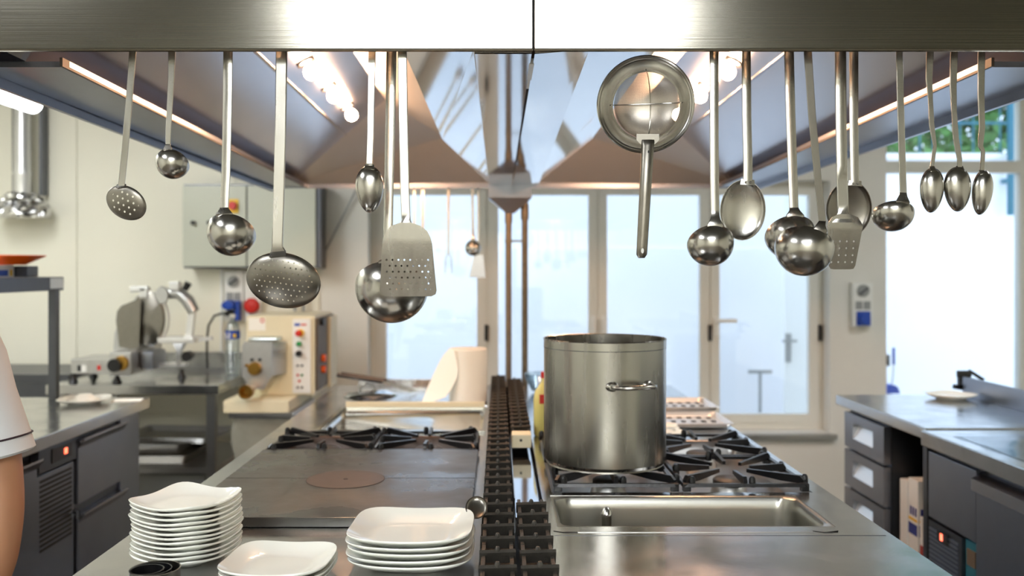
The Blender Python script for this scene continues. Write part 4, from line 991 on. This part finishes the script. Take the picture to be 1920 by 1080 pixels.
# ------------------------------------------------------------------ slicer table
TX0, TX1, TY0, TY1 = PX(85, 4.7), PX(410, 4.7), 4.7, 5.5
t = thing('work_table', 'steel work table with undershelf carrying the slicer', 'table', (0, 0, 0))
m = MB(); m.box(TX0, TX1, TY0, TY1, .80, .85, .004); m.box(TX0, TX1 + .12, TY1 - .02, TY1, .851, .95, .003); m.build('table_top', STEEL, t)
m = MB(); m.box(TX0 + .03, TX1 - .03, TY0 + .05, TY1 - .03, .38, .41); m.build('undershelf', STEEL2, t)
for x in (TX0 + .05, TX1 - .05):
    for y in (TY0 + .05, TY1 - .06): MB().box(x - .022, x + .022, y - .022, y + .022, 0, .8).build('leg', STEEL2, t)
z0 = .411
def tray(x, y, z, w, d, h, lb, mt=ALU, rz=0):
    m = MB(); m.rings([[(a, b, c) for a, b in rrect(-w / 2 + i, w / 2 - i, -d / 2 + i, d / 2 - i, .02)] for i, c in ((.02, 0), (.005, h), (-.005, h + .002), (.007, h - .002), (.022, .003))], True, True)
    o = m.build('metal_tray', mt, None, (x, y, z), (0, 0, rz)); return tag(o, lb, 'tray', 'trays under the slicer table')
tray(PX(300, 5.0) - .1, 5.05, z0, .62, .45, .045, 'dark metal tray, lowest under the slicer table', UTEND)
tray(PX(300, 5.0) - .12, 5.05, z0 + .05, .55, .4, .05, 'deep metal tray stacked on the dark tray under the table', ALU, .05)
tray(PX(360, 5.0) - .1, 5.05, z0 + .105, .5, .38, .03, 'uppermost flat tray under the slicer table', ALU, -.08)
m = MB(); m.box(TX0 + .3, TX1 - .15, 4.95, 5.4, .0, .33, .01); tag(m.build('storage_crate', GREYP), 'plain grey storage crate on the floor under the slicer table', 'crate')
m = MB(); m.box(XL + .05, TX0 - .0 - .02, 5.0, 5.55, .82, .87, .004); m.box(XL + .05, TX0 - .02, 5.0, 5.02, .72, .82); 
for x in (XL + .1, TX0 - .08): m.box(x - .02, x + .02, 5.05, 5.09, 0, .82); m.box(x - .02, x + .02, 5.45, 5.49, 0, .82)
tag(m.build('side_bench', FRIDGED), 'dark steel bench in the corner beside the slicer table', 'bench')

# slicer
SY = 4.95
def SX(px): return PX(px, SY)
def SZ(py): return PZ(py, SY)
zt = .851
t = thing('meat_slicer', 'aluminium meat slicer with round blade on the steel table', 'slicer', (0, 0, 0))
m = MB(); m.box(SX(158), SX(270), SY - .16, SY + .12, SZ(695), SZ(668), .008); m.box(SX(232), SX(274), SY - .20, SY + .16, SZ(697), SZ(653), .018); m.build('base', ALU, t)
m = MB(); m.cyl((SX(247), SY - .235, SZ(677)), .034, .035, 'y'); m.build('thickness_knob', BLACKP, t)
m = MB(); m.lathe([(.04, 0), (.036, -.012), (.0, -.012)], (SX(256), SY - .2, SZ(674)), 24, 'y'); m.build('dial', BRASS, t)
m = MB(); m.box(SX(171), SX(178), SY - .163, SY - .16, SZ(690), SZ(679)); m.build('switch', BLACKP, t)
m = MB(); m.box(SX(178), SX(187), SY - .163, SY - .16, SZ(690), SZ(679)); m.build('switch_button', WHITEP, t)
m = MB(); m.box(SX(207), SX(213), SY - .163, SY - .16, SZ(688), SZ(679)); m.build('stop_mark', REDP, t)
for px, y in ((160, -.14), (160, .1), (240, -.14), (335, .05)):
    m = MB(); m.lathe([(.026, 0), (.02, .012), (.012, .03), (.012, SZ(697) - zt + .01)], (SX(px), SY + y, zt), 14, cap0=True, cap1=True); m.build('foot', BLACKP, t)
# body housing behind plate
m = MB(); m.rings([[(SX(209), SY + .02, SZ(668)), (SX(290), SY + .02, SZ(668)), (SX(290), SY + .12, SZ(668)), (SX(209), SY + .12, SZ(668))], [(SX(212), SY + .02, SZ(625)), (SX(285), SY + .02, SZ(625)), (SX(285), SY + .12, SZ(625)), (SX(212), SY + .12, SZ(625))], [(SX(228), SY + .02, SZ(590)), (SX(280), SY + .02, SZ(590)), (SX(280), SY + .1, SZ(590)), (SX(228), SY + .1, SZ(590))]]); m.build('motor_housing', ALU, t)
# gauge plate
m = MB(); m.prism([(SX(x), SZ(y)) for x, y in ((235, 648), (229, 600), (231, 582), (239, 572), (274, 558), (273, 600), (271, 650), (255, 653))], .015, 'y', SY - .08); m.build('gauge_plate', UTEND, t)
m = MB(); c = (SX(283), SY - .05, SZ(597)); m.lathe([(0, 0), (.135, 0), (.15, .008), (.15, .014), (0, .02)], c, 48, 'y', sx=.62, sy=1); m.build('blade', UTEND, t)
m = MB(); m.lathe([(.15, .01), (.158, .016), (.158, .03), (.15, .034)], c, 48, 'y', sx=.7, sy=.95); m.build('blade_guard', ALUB, t)
m = MB(); m.box(SX(250), SX(283), SY - .06, SY + .0, SZ(548), SZ(536), .01); m.box(SX(268), SX(284), SY - .06, SY, SZ(558), SZ(538), .008); m.build('sharpener', ALUB, t)
m = MB(); m.lathe([(0, 0), (.045, 0), (.05, .01), (.045, .02), (0, .02)], (SX(309), SY - .05, SZ(553)), 24, 'y', sx=.75, sy=1); m.build('pusher_disc', ALU, t)
m = MB(); m.tube([(SX(310), SY - .0, SZ(550)), (SX(335), SY, SZ(549)), (SX(352), SY, SZ(563)), (SX(364), SY, SZ(585))], [.03, .034, .036, .032], 12); m.build('arm', ALU, t)
m = MB(); m.box(SX(322), SX(340), SY - .05, SY + .02, SZ(544), SZ(528), .006); m.build('arm_cap', ALUB, t)
m = MB(); m.tube([(SX(350), SY - .03, SZ(543)), (SX(357), SY - .03, SZ(530))], [.017, .02], 10); m.build('grip_knob', BLACKP, t)
m = MB(); m.bar((SX(360), SY, SZ(585)), (SX(355), SY, SZ(633)), .035, .035, (0, 1, 0)); m.build('arm_post', ALUB, t)
m = MB(); m.box(SX(305), SX(372), SY - .08, SY + .1, SZ(642), SZ(631), .006); m.bar((SX(372), SY, SZ(637)), (SX(398), SY, SZ(634)), .03, .02); m.build('carriage_tray', ALUB, t)
m = MB(); m.rings([[(SX(325), SY - .02, SZ(642)), (SX(346), SY - .02, SZ(642)), (SX(346), SY + .05, SZ(642)), (SX(325), SY + .05, SZ(642))], [(SX(331), SY, SZ(660)), (SX(338), SY, SZ(660)), (SX(338), SY + .03, SZ(660)), (SX(331), SY + .03, SZ(660))], [(SX(331), SY, SZ(684)), (SX(338), SY, SZ(684)), (SX(338), SY + .03, SZ(684)), (SX(331), SY + .03, SZ(684))]]); m.box(SX(298), SX(348), SY, SY + .05, SZ(687), SZ(681), .004); m.build('carriage_support', ALU, t)
m = MB(); m.box(SX(276), SX(300), SY - .1, SY + .1, SZ(690), SZ(655), .02); m.build('side_housing', FRIDGE, t)
m = MB(); m.cyl((SX(352), SY - .02, SZ(668)), .028, .05, 'y'); m.build('carriage_knob', BLACKP, t)
# bottle
t = thing('water_bottle', 'clear plastic water bottle with blue label beside the pasta machine', 'bottle', (PX(447, 4.95) , 4.95, .851), 0)
t.location.x = TX1 - .06; t.location.y = 5.15
m = MB(); prof = [(0, 0), (.03, 0), (.042, .01)]
for k in range(9): prof += [(.042, .02 + k * .021), (.038, .03 + k * .021)]
prof += [(.042, .215), (.042, .25), (.03, .29), (.013, .31), (.013, .33)]
m.lathe(prof, (0, 0, 0), 24, cap1=True); m.build('body', CLEARP, t)
m = MB(); m.lathe([(.0425, .205), (.0425, .25)], (0, 0, 0), 24); m.build('label_band', BLUEP, t)
m = MB(); m.prism([(-.03, 0), (-.03, .03), (-.022, .03), (-.022, .008), (-.01, .008), (-.01, .03), (-.002, .03), (-.002, 0)], .001, 'y', -.044); m.build('letter_mark', WHITEP, t, (0, 0, .212))
m = MB(); m.box(.006, .03, -.04, -.034, .215, .235); m.build('yellow_mark', YELP, t)
m = MB(); m.lathe([(.016, .325), (.016, .345), (0, .345)], (0, 0, 0), 16, cap0=True); m.build('cap', ALUB, t)

# pasta machine
MY = 4.75
def mx_(px): return PX(px, MY)
def mz(py): return PZ(py, MY)
t = thing('pasta_machine', 'cream pasta extruder machine with control panel and brass nozzle', 'pasta machine', (0, 0, 0))
x0, x1, zt_, zb_ = mx_(462), mx_(590), mz(592), mz(741)
m = MB(); m.box(x0, x1, MY, MY + .5, zb_, zt_, .006); m.build('body', CREAMP, t)
m = MB(); m.box(x1 + .001, x1 + .012, MY + .02, MY + .49, zb_ + .02, zt_ - .015, .002); sd = m.build('side_plate', INNERM, t)
m = MB(); m.box(x1 + .012, x1 + .03, MY + .30, MY + .49, zb_, zt_ - .02, .003); m.build('side_door', CREAMP, sd)
for (y, z, c) in ((.1, .38, BLACKP), (.14, .18, ORANGEP), (.14, .12, ORANGEP)):
    m = MB(); m.cyl((x1 + .012, MY + y, zb_ + z), .02, .02, 'x', 12); m.build('side_connector', c, sd)
m = MB(); m.box(mx_(549), mx_(583), MY - .008, MY, mz(737), mz(598), .002); cp = m.build('control_panel', WHITEP, t)
def btn(px, py, r, c, nm, d=.02):
    m = MB(); m.cyl((mx_(px), MY - .008 - d, mz(py)), r, d, 'y', 16); m.build(nm, c, cp)
btn(564, 624, .02, YELP, 'button_collar', .01); btn(562, 624, .016, REDP, 'stop_button', .03); btn(562, 644, .013, GREENP, 'start_button'); btn(562, 662, .016, BLACKP, 'selector_knob', .025)
for px, py, c in ((559, 685, BLACKP), (567, 685, BLACKP), (559, 703, REDP), (567, 703, GREENP), (562, 714, REDP), (559, 726, BLACKP), (567, 726, BLACKP)): btn(px, py, .006, c, 'indicator', .006)
m = MB(); m.box(mx_(553), mx_(563), MY - .0095, MY - .008, mz(611), mz(606)); m.build('cyan_mark', BLUEP, cp)
m = MB(); m.box(mx_(565), mx_(575), MY - .0095, MY - .008, mz(610), mz(607)); m.build('red_mark', REDP, cp)
m = MB(); m.box(mx_(466), mx_(498), MY - .002, MY, mz(620), mz(596)); nb = m.build('notice', PAPER, t)
m = MB(); m.lathe([(.012, 0), (.012, -.002), (.008, -.002)], (mx_(492), MY - .002, mz(601)), 16, 'y'); m.build('red_ring_mark', REDP, nb)
m = MB(); cx_ = (mx_(466) + mx_(538)) / 2
m.prism([(mx_(466), mz(700)), (mx_(466), mz(644)), (mx_(470), mz(638)), (mx_(520), mz(638)), (mx_(520), mz(700)), (mx_(506), mz(725)), (mx_(480), mz(722))], .12, 'y', MY - .12)
m.rings([[(mx_(520), MY - .12, mz(700)), (mx_(520), MY - .12, mz(640)), (mx_(538), MY, mz(640)), (mx_(538), MY, mz(700))], [(mx_(519), MY - .1, mz(700)), (mx_(519), MY - .1, mz(640)), (mx_(530), MY, mz(640)), (mx_(530), MY, mz(700))]]); m.build('mixing_hopper', ALU, t)
m = MB(); m.box(mx_(474), mx_(530), MY - .1, MY - .0, mz(638), mz(630), .01); m.build('hopper_lid', CLEARP, t)
m = MB(); m.lathe([(0, -.035), (.03, -.035), (.036, -.02), (.036, 0)], (mx_(490), MY - .12, mz(686)), 12, 'y'); m.tube([(mx_(490), MY - .14, mz(686)), (mx_(474), MY - .14, mz(679))], .008, 8); m.build('hub_knob', BRASS, t)
m = MB(); m.lathe([(.018, .12), (.02, .1), (.03, .05), (.036, .04), (.036, 0), (.026, 0), (.022, .03), (.018, .035), (0, .035)], (mx_(484), MY - .24, mz(724)), 24, 'y'); m.build('nozzle', BRASS, t)
for dx in (-.02, .02):
    m = MB(); m.cyl((mx_(492) + dx, MY - .135, mz(670)), .008, .016, 'y', 10); m.build('bolt', BLACKP, t)
m = MB(); m.box(mx_(440), mx_(558), 4.55, 5.15, mz(741) - .062, mz(741) - .001, .006); tag(m.build('cream_board', WOODB), 'thick cream board under the pasta machine on the bin', 'board')
t = thing('waste_bin', 'square bin with crinkled grey plastic liner carrying the cream board', 'bin', (0, 0, 0))
zb2 = mz(741) - .064
bx0, bx1 = mx_(450), mx_(560)
m = MB(); R = []
for k in range(10):
    u = k / 9; z = .04 + (zb2 - .06) * u; g = .015 * math.sin(u * 17)
    rr = rrect(bx0 - g, bx1 + g, 4.6, 5.1, .03, 6); R.append([(x + random.uniform(-.006, .006), y + random.uniform(-.006, .006), z) for x, y in rr])
m.rings(R); m.build('liner', BAG, t, ang=60)
m = MB(); m.box(bx0 - .012, bx1 + .012, 4.585, 5.115, zb2 - .03, zb2, .006); m.build('lid', STEEL2, t)
m = MB(); m.box(bx0 + .02, bx1 - .02, 4.63, 5.07, 0, .04); m.build('base', BLACKP, t)

# ------------------------------------------------------------------ right counters
FXR = 1.45
t = thing('drawer_counter', 'steel counter with three recess handled drawers by the big window', 'counter', (0, 0, 0))
m = MB(); m.box(FXR + .01, 2.02, 3.1, 3.93, .865, .907, .006); m.build('worktop', STEEL, t)
m = MB(); m.box(FXR + .045, 2.0, 3.445, 3.85, .1, .865); m.box(1.96, 2.0, 3.1, 3.445, .1, .865); m.box(FXR + .03, 2.0, 3.10, 3.445, .1, .12); m.box(FXR + .05, 1.96, 3.13, 3.445, .385, .4); m.build('body', FRIDGED, t)
zdr = [(.862 - .012, .705), (.695, .545), (.535, .30), (.29, .12)]
for k, (za, zb_) in enumerate(zdr):
    m = MB(); y0, y1 = 3.45, 3.84; hy0, hy1, hz0, hz1 = 3.55, 3.75, za - .10, za - .035
    if k == 3: hz0, hz1 = za - .09, za - .03
    f = MB()
    ys_ = [y0, hy0, hy1, y1]; zs_ = [zb_, hz0, hz1, za]
    for i in range(3):
        for j in range(3):
            if i == 1 and j == 1: continue
            f.box(FXR + .015, FXR + .043, ys_[i], ys_[i + 1], zs_[j], zs_[j + 1])
    d_ = f.build('drawer', FRIDGE, t, smooth=False)
    f = MB(); f.rings([[(FXR + .016, hy0, hz0), (FXR + .016, hy1, hz0), (FXR + .041, hy1, hz1 - .012), (FXR + .041, hy0, hz1 - .012)], [(FXR + .020, hy0, hz0), (FXR + .020, hy1, hz0), (FXR + .043, hy1, hz1 - .012), (FXR + .043, hy0, hz1 - .012)]]); f.build('recess_handle', ALUB, d_, smooth=False)
    f = MB(); f.box(FXR + .041, FXR + .0435, hy0, hy1, hz0, hz1); f.build('recess', DARK, d_)
m = MB(); m.box(FXR + .015, FXR + .045, 3.10, 3.13, .1, .865); m.build('post', FRIDGED, t)
for x in (FXR + .12, 1.94):
    for y in (3.15, 3.74): MB().cyl((x, y, 0), .022, .1, n=12).build('foot', BLACKP, t)
m = MB(); m.box(2.005, 2.02, 3.1, 3.92, .907, .987, .003); m.build('upstand', FRIDGE, t)
t = thing('refrigerated_counter', 'steel refrigerated counter with ribbed vent and door beside the cartons', 'refrigerator', (0, 0, 0))
m = MB(); m.box(FXR - .01, 2.02, 1.4, 3.095, .85, .902, .006); m.build('worktop', STEEL, t)
m = MB(); m.box(FXR + .035, 2.0, 1.45, 3.09, .1, .85); m.build('body', FRIDGED, t)
for x in (FXR + .12, 1.94):
    for y in (1.55, 3.0): MB().cyl((x, y, 0), .022, .1, n=12).build('foot', BLACKP, t)
f0, f1 = FXR + .005, FXR + .034
m = MB(); m.box(f0, f1, 2.765, 3.07, .615, .835, .003); m.build('upper_panel', FRIDGE, t)
m = MB(); m.box(f0, f1, 2.85, 3.07, .12, .605, .002); vp = m.build('vent_panel', FRIDGED, t)
m = MB()
for k in range(31): z = .13 + k * .0148; m.box(f0 - .003, f0, 2.87, 3.06, z, z + .008)
m.build('ribs', FRIDGE, vp)
m = MB(); m.box(f0 - .006, f0 - .002, 2.93, 3.0, .555, .59, .002); dp = m.build('display', BLACKP, vp); MB().box(f0 - .0075, f0 - .006, 2.96, 2.975, .562, .584).build('red_digits', REDLED, dp)
m = MB(); m.box(f0 + .01, f1, 2.765, 2.845, .12, .605, .002); cp = m.build('control_panel', PIPEB, t)
m = MB(); m.cyl((f0 - .008, 2.8, .48), .018, .02, 'x', 16); m.build('knob', BLACKP, cp); m = MB(); m.box(f0 + .006, f0 + .012, 2.78, 2.83, .53, .58); m.build('switch', INNERM, cp)
m = MB(); m.cyl((f0 - .02, 2.8, .42), .016, .03, 'x', 16); m.build('cap_knob', ALUB, cp)
for y0, y1 in ((2.2, 2.755), (1.6, 2.19)):
    m = MB(); m.box(f0 - .005, f1, y0, y1, .12, .80, .003); d_ = m.build('door', FRIDGE, t)
    m = MB(); m.prism([(f0 - .02, .78), (f0 - .02, .815), (f0 + .01, .83), (f1, .83), (f1, .80), (f0 - .004, .78)], y1 - y0, 'y', y0); m.build('handle', HOODM, d_)
m = MB(); m.box(2.005, 2.02, 1.4, 3.09, .902, .987, .003); m.build('upstand', FRIDGE, t)
# cartons in the gap
for i, (x, y, z, w, h, lb, hasr) in enumerate(((1.50, 3.245, .4005, .075, .29, 'tall white carton with blue print in the counter gap', False), (1.50, 3.155, .4005, .075, .17, 'white carton with red and brown label in the counter gap', True), (1.50, 3.33, .4005, .06, .27, 'plain white carton standing deepest in the counter gap', False))):
    t = thing('milk_carton', lb, 'carton', (x, y, z)); MB().box(0, .08, 0, w, 0, h, .003).build('body', WHITEP, t)
    if i < 2:
        m = MB()
        if not hasr:
            for k in range(3): m.box(-.0012, -.0002, .008 + k * .02, .02 + k * .02, h - .13, h - .1); m.box(.01 + k * .022, .022 + k * .022, -.0012, -.0002, h - .13, h - .1)
            m.box(-.0012, -.0002, .004, w - .004, h - .2, h - .16); m.box(.005, .075, -.0012, -.0002, h - .2, h - .16)
            m.build('blue_print', PRINTB, t)
            m = MB(); m.box(-.0012, -.0002, .004, w - .004, h - .15, h - .14); m.box(.005, .075, -.0012, -.0002, h - .15, h - .14); m.build('yellow_stripe', YELP, t)
        else:
            m.box(-.0012, -.0002, .004, w - .004, h - .14, h - .1); m.box(.0, .078, -.0012, -.0002, h - .14, h - .1); m.lathe([(0, -.0012), (.02, -.0012), (.02, 0)], (.04, 0, h - .06), 16, 'y'); m.build('red_print', PRINTR, t)
# plate and clamp
o = plate_bm(.18, .014, .006).build('square_plate', PORC, None, (1.895, 3.80, .908), (0, 0, .5)); tag(o, 'white plate on the counter by the big window', 'plate')
t = thing('clamp_tool', 'small black clamp on the corner of the counter upstand', 'clamp', (2.012, 3.95, .96))
m = MB(); m.box(-.02, .04, -.02, .0, .02, .05, .005); m.bar((0, 0, .045), (0, 0, -.03), .02, .02); m.bar((-.03, 0, -.02), (.03, 0, -.03), .02, .02); m.build('body', BLACKP, t)
m = MB(); m.bar((.03, -.01, .05), (.09, -.02, .01), .012, .014); m.build('lever', BLACKP, t)
# clear film on the near counter
m = MB(); n1, n2 = 14, 10; g = []
for i in range(n1):
    g.append([(1.5 + .5 * j / (n2 - 1), 2.3 + .7 * i / (n1 - 1), .9045 + abs(random.gauss(0, .003))) for j in range(n2)])
vs = [[m._v(p) for p in r] for r in g]
for i in range(n1 - 1):
    for j in range(n2 - 1): m.b.faces.new((vs[i][j], vs[i][j + 1], vs[i + 1][j + 1], vs[i + 1][j]))
tag(m.build('plastic_film', CLEARP, ang=180), 'crinkled clear plastic film spread over the refrigerated counter top', 'plastic film')

# ------------------------------------------------------------------ the cook
t = thing('person', 'person in a white short sleeved chef jacket, arm hanging by side', 'person', (-1.298, 1.92, 0), 0)
def skin(name, joints, edges, mt, parent, root=0, sub=2):
    me = bpy.data.meshes.new(name); me.from_pydata([j[:3] for j in joints], edges, [])
    o = bpy.data.objects.new(name, me); C.objects.link(o); o.parent = parent
    sk = o.modifiers.new('Skin', 'SKIN'); sk.use_smooth_shade = True
    for i, j in enumerate(joints):
        v = me.skin_vertices[0].data[i]; v.radius = (j[3], j[4] if len(j) > 4 else j[3]); v.use_root = (i == root)
    s = o.modifiers.new('Subdivision', 'SUBSURF'); s.levels = sub; s.render_levels = sub
    me.materials.append(mt); return o
# faces the camera side (-y); local coordinates, z up
J = [(0, 0, .95, .15, .11), (0, 0, 1.12, .13, .1), (0, 0, 1.28, .14, .10), (0, .0, 1.39, .07, .065), (0, -.005, 1.50, .052, .052), (0, -.012, 1.58, .07, .085), (0, -.012, 1.66, .075, .095), (0, -.005, 1.72, .05, .06)]
E = [(i, i + 1) for i in range(7)]
def limb(start, pts):
    i0 = len(J)
    for p in pts: J.append(p)
    E.append((start, i0)); E.extend((i0 + k, i0 + k + 1) for k in range(len(pts) - 1))
    return i0 + len(pts) - 1
hands = []
for s_ in (-1, 1):
    w = limb(3, [(s_ * .14, 0, 1.37, .045), (s_ * .188, 0, 1.26, .046), (s_ * .225, .005, 1.12, .052), (s_ * .238, .0, 1.04, .05), (s_ * .249, -.012, .95, .052), (s_ * .248, -.035, .84, .049), (s_ * .232, -.07, .74, .032), (s_ * .226, -.08, .70, .026, .02), (s_ * .222, -.09, .65, .018, .036)])
    hands.append(w)
    limb(0, [(s_ * .09, 0, .86, .09), (s_ * .095, -.005, .66, .072), (s_ * .095, -.01, .48, .055), (s_ * .095, .01, .32, .052), (s_ * .095, .02, .12, .036), (s_ * .095, -.02, .05, .04, .035), (s_ * .097, -.12, .035, .035, .025)])
    for k, (dy, L) in enumerate(((-.027, .062), (-.009, .074), (.009, .07), (.026, .055))):
        bx = s_ * .22; by = -.097 + dy; bz = .64
        limb(w, [(bx, by, bz - .02, .0095), (bx - s_ * .006, by - .004, bz - .02 - L * .45, .0085), (bx - s_ * .02, by - .006, bz - .02 - L * .85, .0075)])
    limb(w - 1, [(s_ * .212, -.125, .67, .011), (s_ * .205, -.142, .64, .0095), (s_ * .199, -.148, .615, .008)])
body = skin('body', J, E, SKIN, t)
J2 = [(0, 0, .92, .19, .135), (0, 0, 1.08, .175, .13), (0, 0, 1.24, .18, .13), (0, 0, 1.36, .14, .11), (0, 0, 1.45, .075, .075)]
E2 = [(i, i + 1) for i in range(4)]
J_, E_ = J, E
jk = MB()
def ell(c, rx, ry, n=28, tilt=0):
    return [(c[0] + rx * math.cos(2 * math.pi * k / n), c[1] + ry * math.sin(2 * math.pi * k / n), c[2] + tilt * rx * math.cos(2 * math.pi * k / n)) for k in range(n)]
jk.rings([ell((0, 0, .78), .205, .15), ell((0, 0, .95), .195, .145), ell((0, 0, 1.1), .18, .135), ell((0, 0, 1.25), .19, .14), ell((0, 0, 1.34), .185, .135), ell((0, 0, 1.40), .16, .115), ell((0, 0, 1.44), .10, .085), ell((0, 0, 1.48), .07, .068), ell((0, 0, 1.50), .066, .064)], True, False)
jk.build('jacket', CLOTH, t)
for s_ in (-1, 1):
    m = MB(); tl_ = -.25 * s_
    R = [ell((s_ * .13, 0, 1.385), .06, .075, tilt=tl_), ell((s_ * .155, 0, 1.355), .066, .08, tilt=-.6 * s_), ell((s_ * .180, 0, 1.29), .064, .078, tilt=-.3 * s_), ell((s_ * .197, 0, 1.2), .068, .08, tilt=-.1 * s_), ell((s_ * .214, 0, 1.12), .076, .084, tilt=.05 * s_), ell((s_ * .222, 0, 1.055), .085, .09, tilt=.2 * s_), ell((s_ * .222, 0, 1.05), .080, .085, tilt=.2 * s_), ell((s_ * .214, 0, 1.14), .068, .076, tilt=.05 * s_)]
    m.rings(R, True, False); sl = m.build('sleeve', CLOTH, t)
    m = MB(); q = ell((s_ * .218, 0, 1.088), .0815, .088, tilt=.17 * s_); m.tube(q + [q[0]], .002, 6); m.build('piping', PIPING, sl)
m = MB(); m.rings([ell((0, 0, .90), .17, .125), ell((0, 0, .80), .185, .135), ell((0, 0, .77), .18, .12)], True, True)
for s_ in (-1, 1): m.rings([ell((s_ * .09, 0, .82), .105, .115), ell((s_ * .095, -.005, .6), .09, .1), ell((s_ * .095, -.0, .4), .078, .085), ell((s_ * .095, .015, .1), .07, .08)], True, True)
m.build('trousers', TROUS, t)
for s_ in (-1, 1):
    m = MB(); m.rings([ell((s_ * .095, -.06, .0), .05, .13), ell((s_ * .095, -.06, .03), .054, .135), ell((s_ * .095, -.04, .07), .05, .10), ell((s_ * .095, .01, .11), .048, .055)], True, True); m.build('shoe', BLACKP, t)
m = MB(); m.lathe([(.083, 1.60), (.092, 1.66), (.088, 1.72), (.06, 1.76), (0, 1.775)], (0, .012, 0), 24, sy=1.15); m.build('hair', HAIR, t)
m = MB()
for s_ in (-1, 1): m.lathe([(0, -.004), (.008, -.002), (.011, .004), (0, .006)], (s_ * .028, -.098, 1.635), 12, 'y')
m.build('eyes', WHITEP, t)
m = MB(); m.rings([ell((0, -.095, 1.645), .006, .006), ell((0, -.108, 1.615), .011, .013), ell((0, -.102, 1.603), .014, .01)], True, True); m.build('nose', SKIN, t)
m = MB(); m.tube([(-.022, -.088, 1.575), (0, -.097, 1.573), (.022, -.088, 1.575)], [.003, .005, .003], 8); m.build('mouth', REDP, t)
m = MB()
for s_ in (-1, 1): m.lathe([(0, 0), (.016, .002), (.02, .008), (.012, .012), (0, .01)], (s_ * .072, -.005, 1.63), 12, 'x', sy=1.5)
m.build('ears', SKIN, t)

# ------------------------------------------------------------------ world, camera, render look
w = bpy.data.worlds.new('World'); bpy.context.scene.world = w; w.use_nodes = True
bg = w.node_tree.nodes['Background']; bg.inputs[0].default_value = (.70, .84, 1.0, 1); bg.inputs[1].default_value = 2.3
cam = bpy.data.cameras.new('Camera'); co = bpy.data.objects.new('Camera', cam); C.objects.link(co)
co.location = (0, 0, CZ); co.rotation_euler = (math.radians(90), 0, 0)
cam.sensor_width = 36; cam.lens = F / 1920 * 36; cam.shift_x = (960 - CX) / 1920; cam.shift_y = -(540 - CY) / 1920
cam.dof.use_dof = True; cam.dof.focus_distance = 1.78; cam.dof.aperture_fstop = 2.8; cam.clip_start = .05
sc = bpy.context.scene; sc.camera = co
vs_ = sc.view_settings; vs_.view_transform = 'Standard'; vs_.look = 'None'; vs_.gamma = 1; vs_.use_curve_mapping = False; vs_.exposure = 0.5
cy = sc.cycles; cy.use_denoising = True; cy.max_bounces = 10; cy.glossy_bounces = 6; cy.transparent_max_bounces = 16; cy.sample_clamp_indirect = 6; cy.caustics_reflective = True; cy.blur_glossy = .5
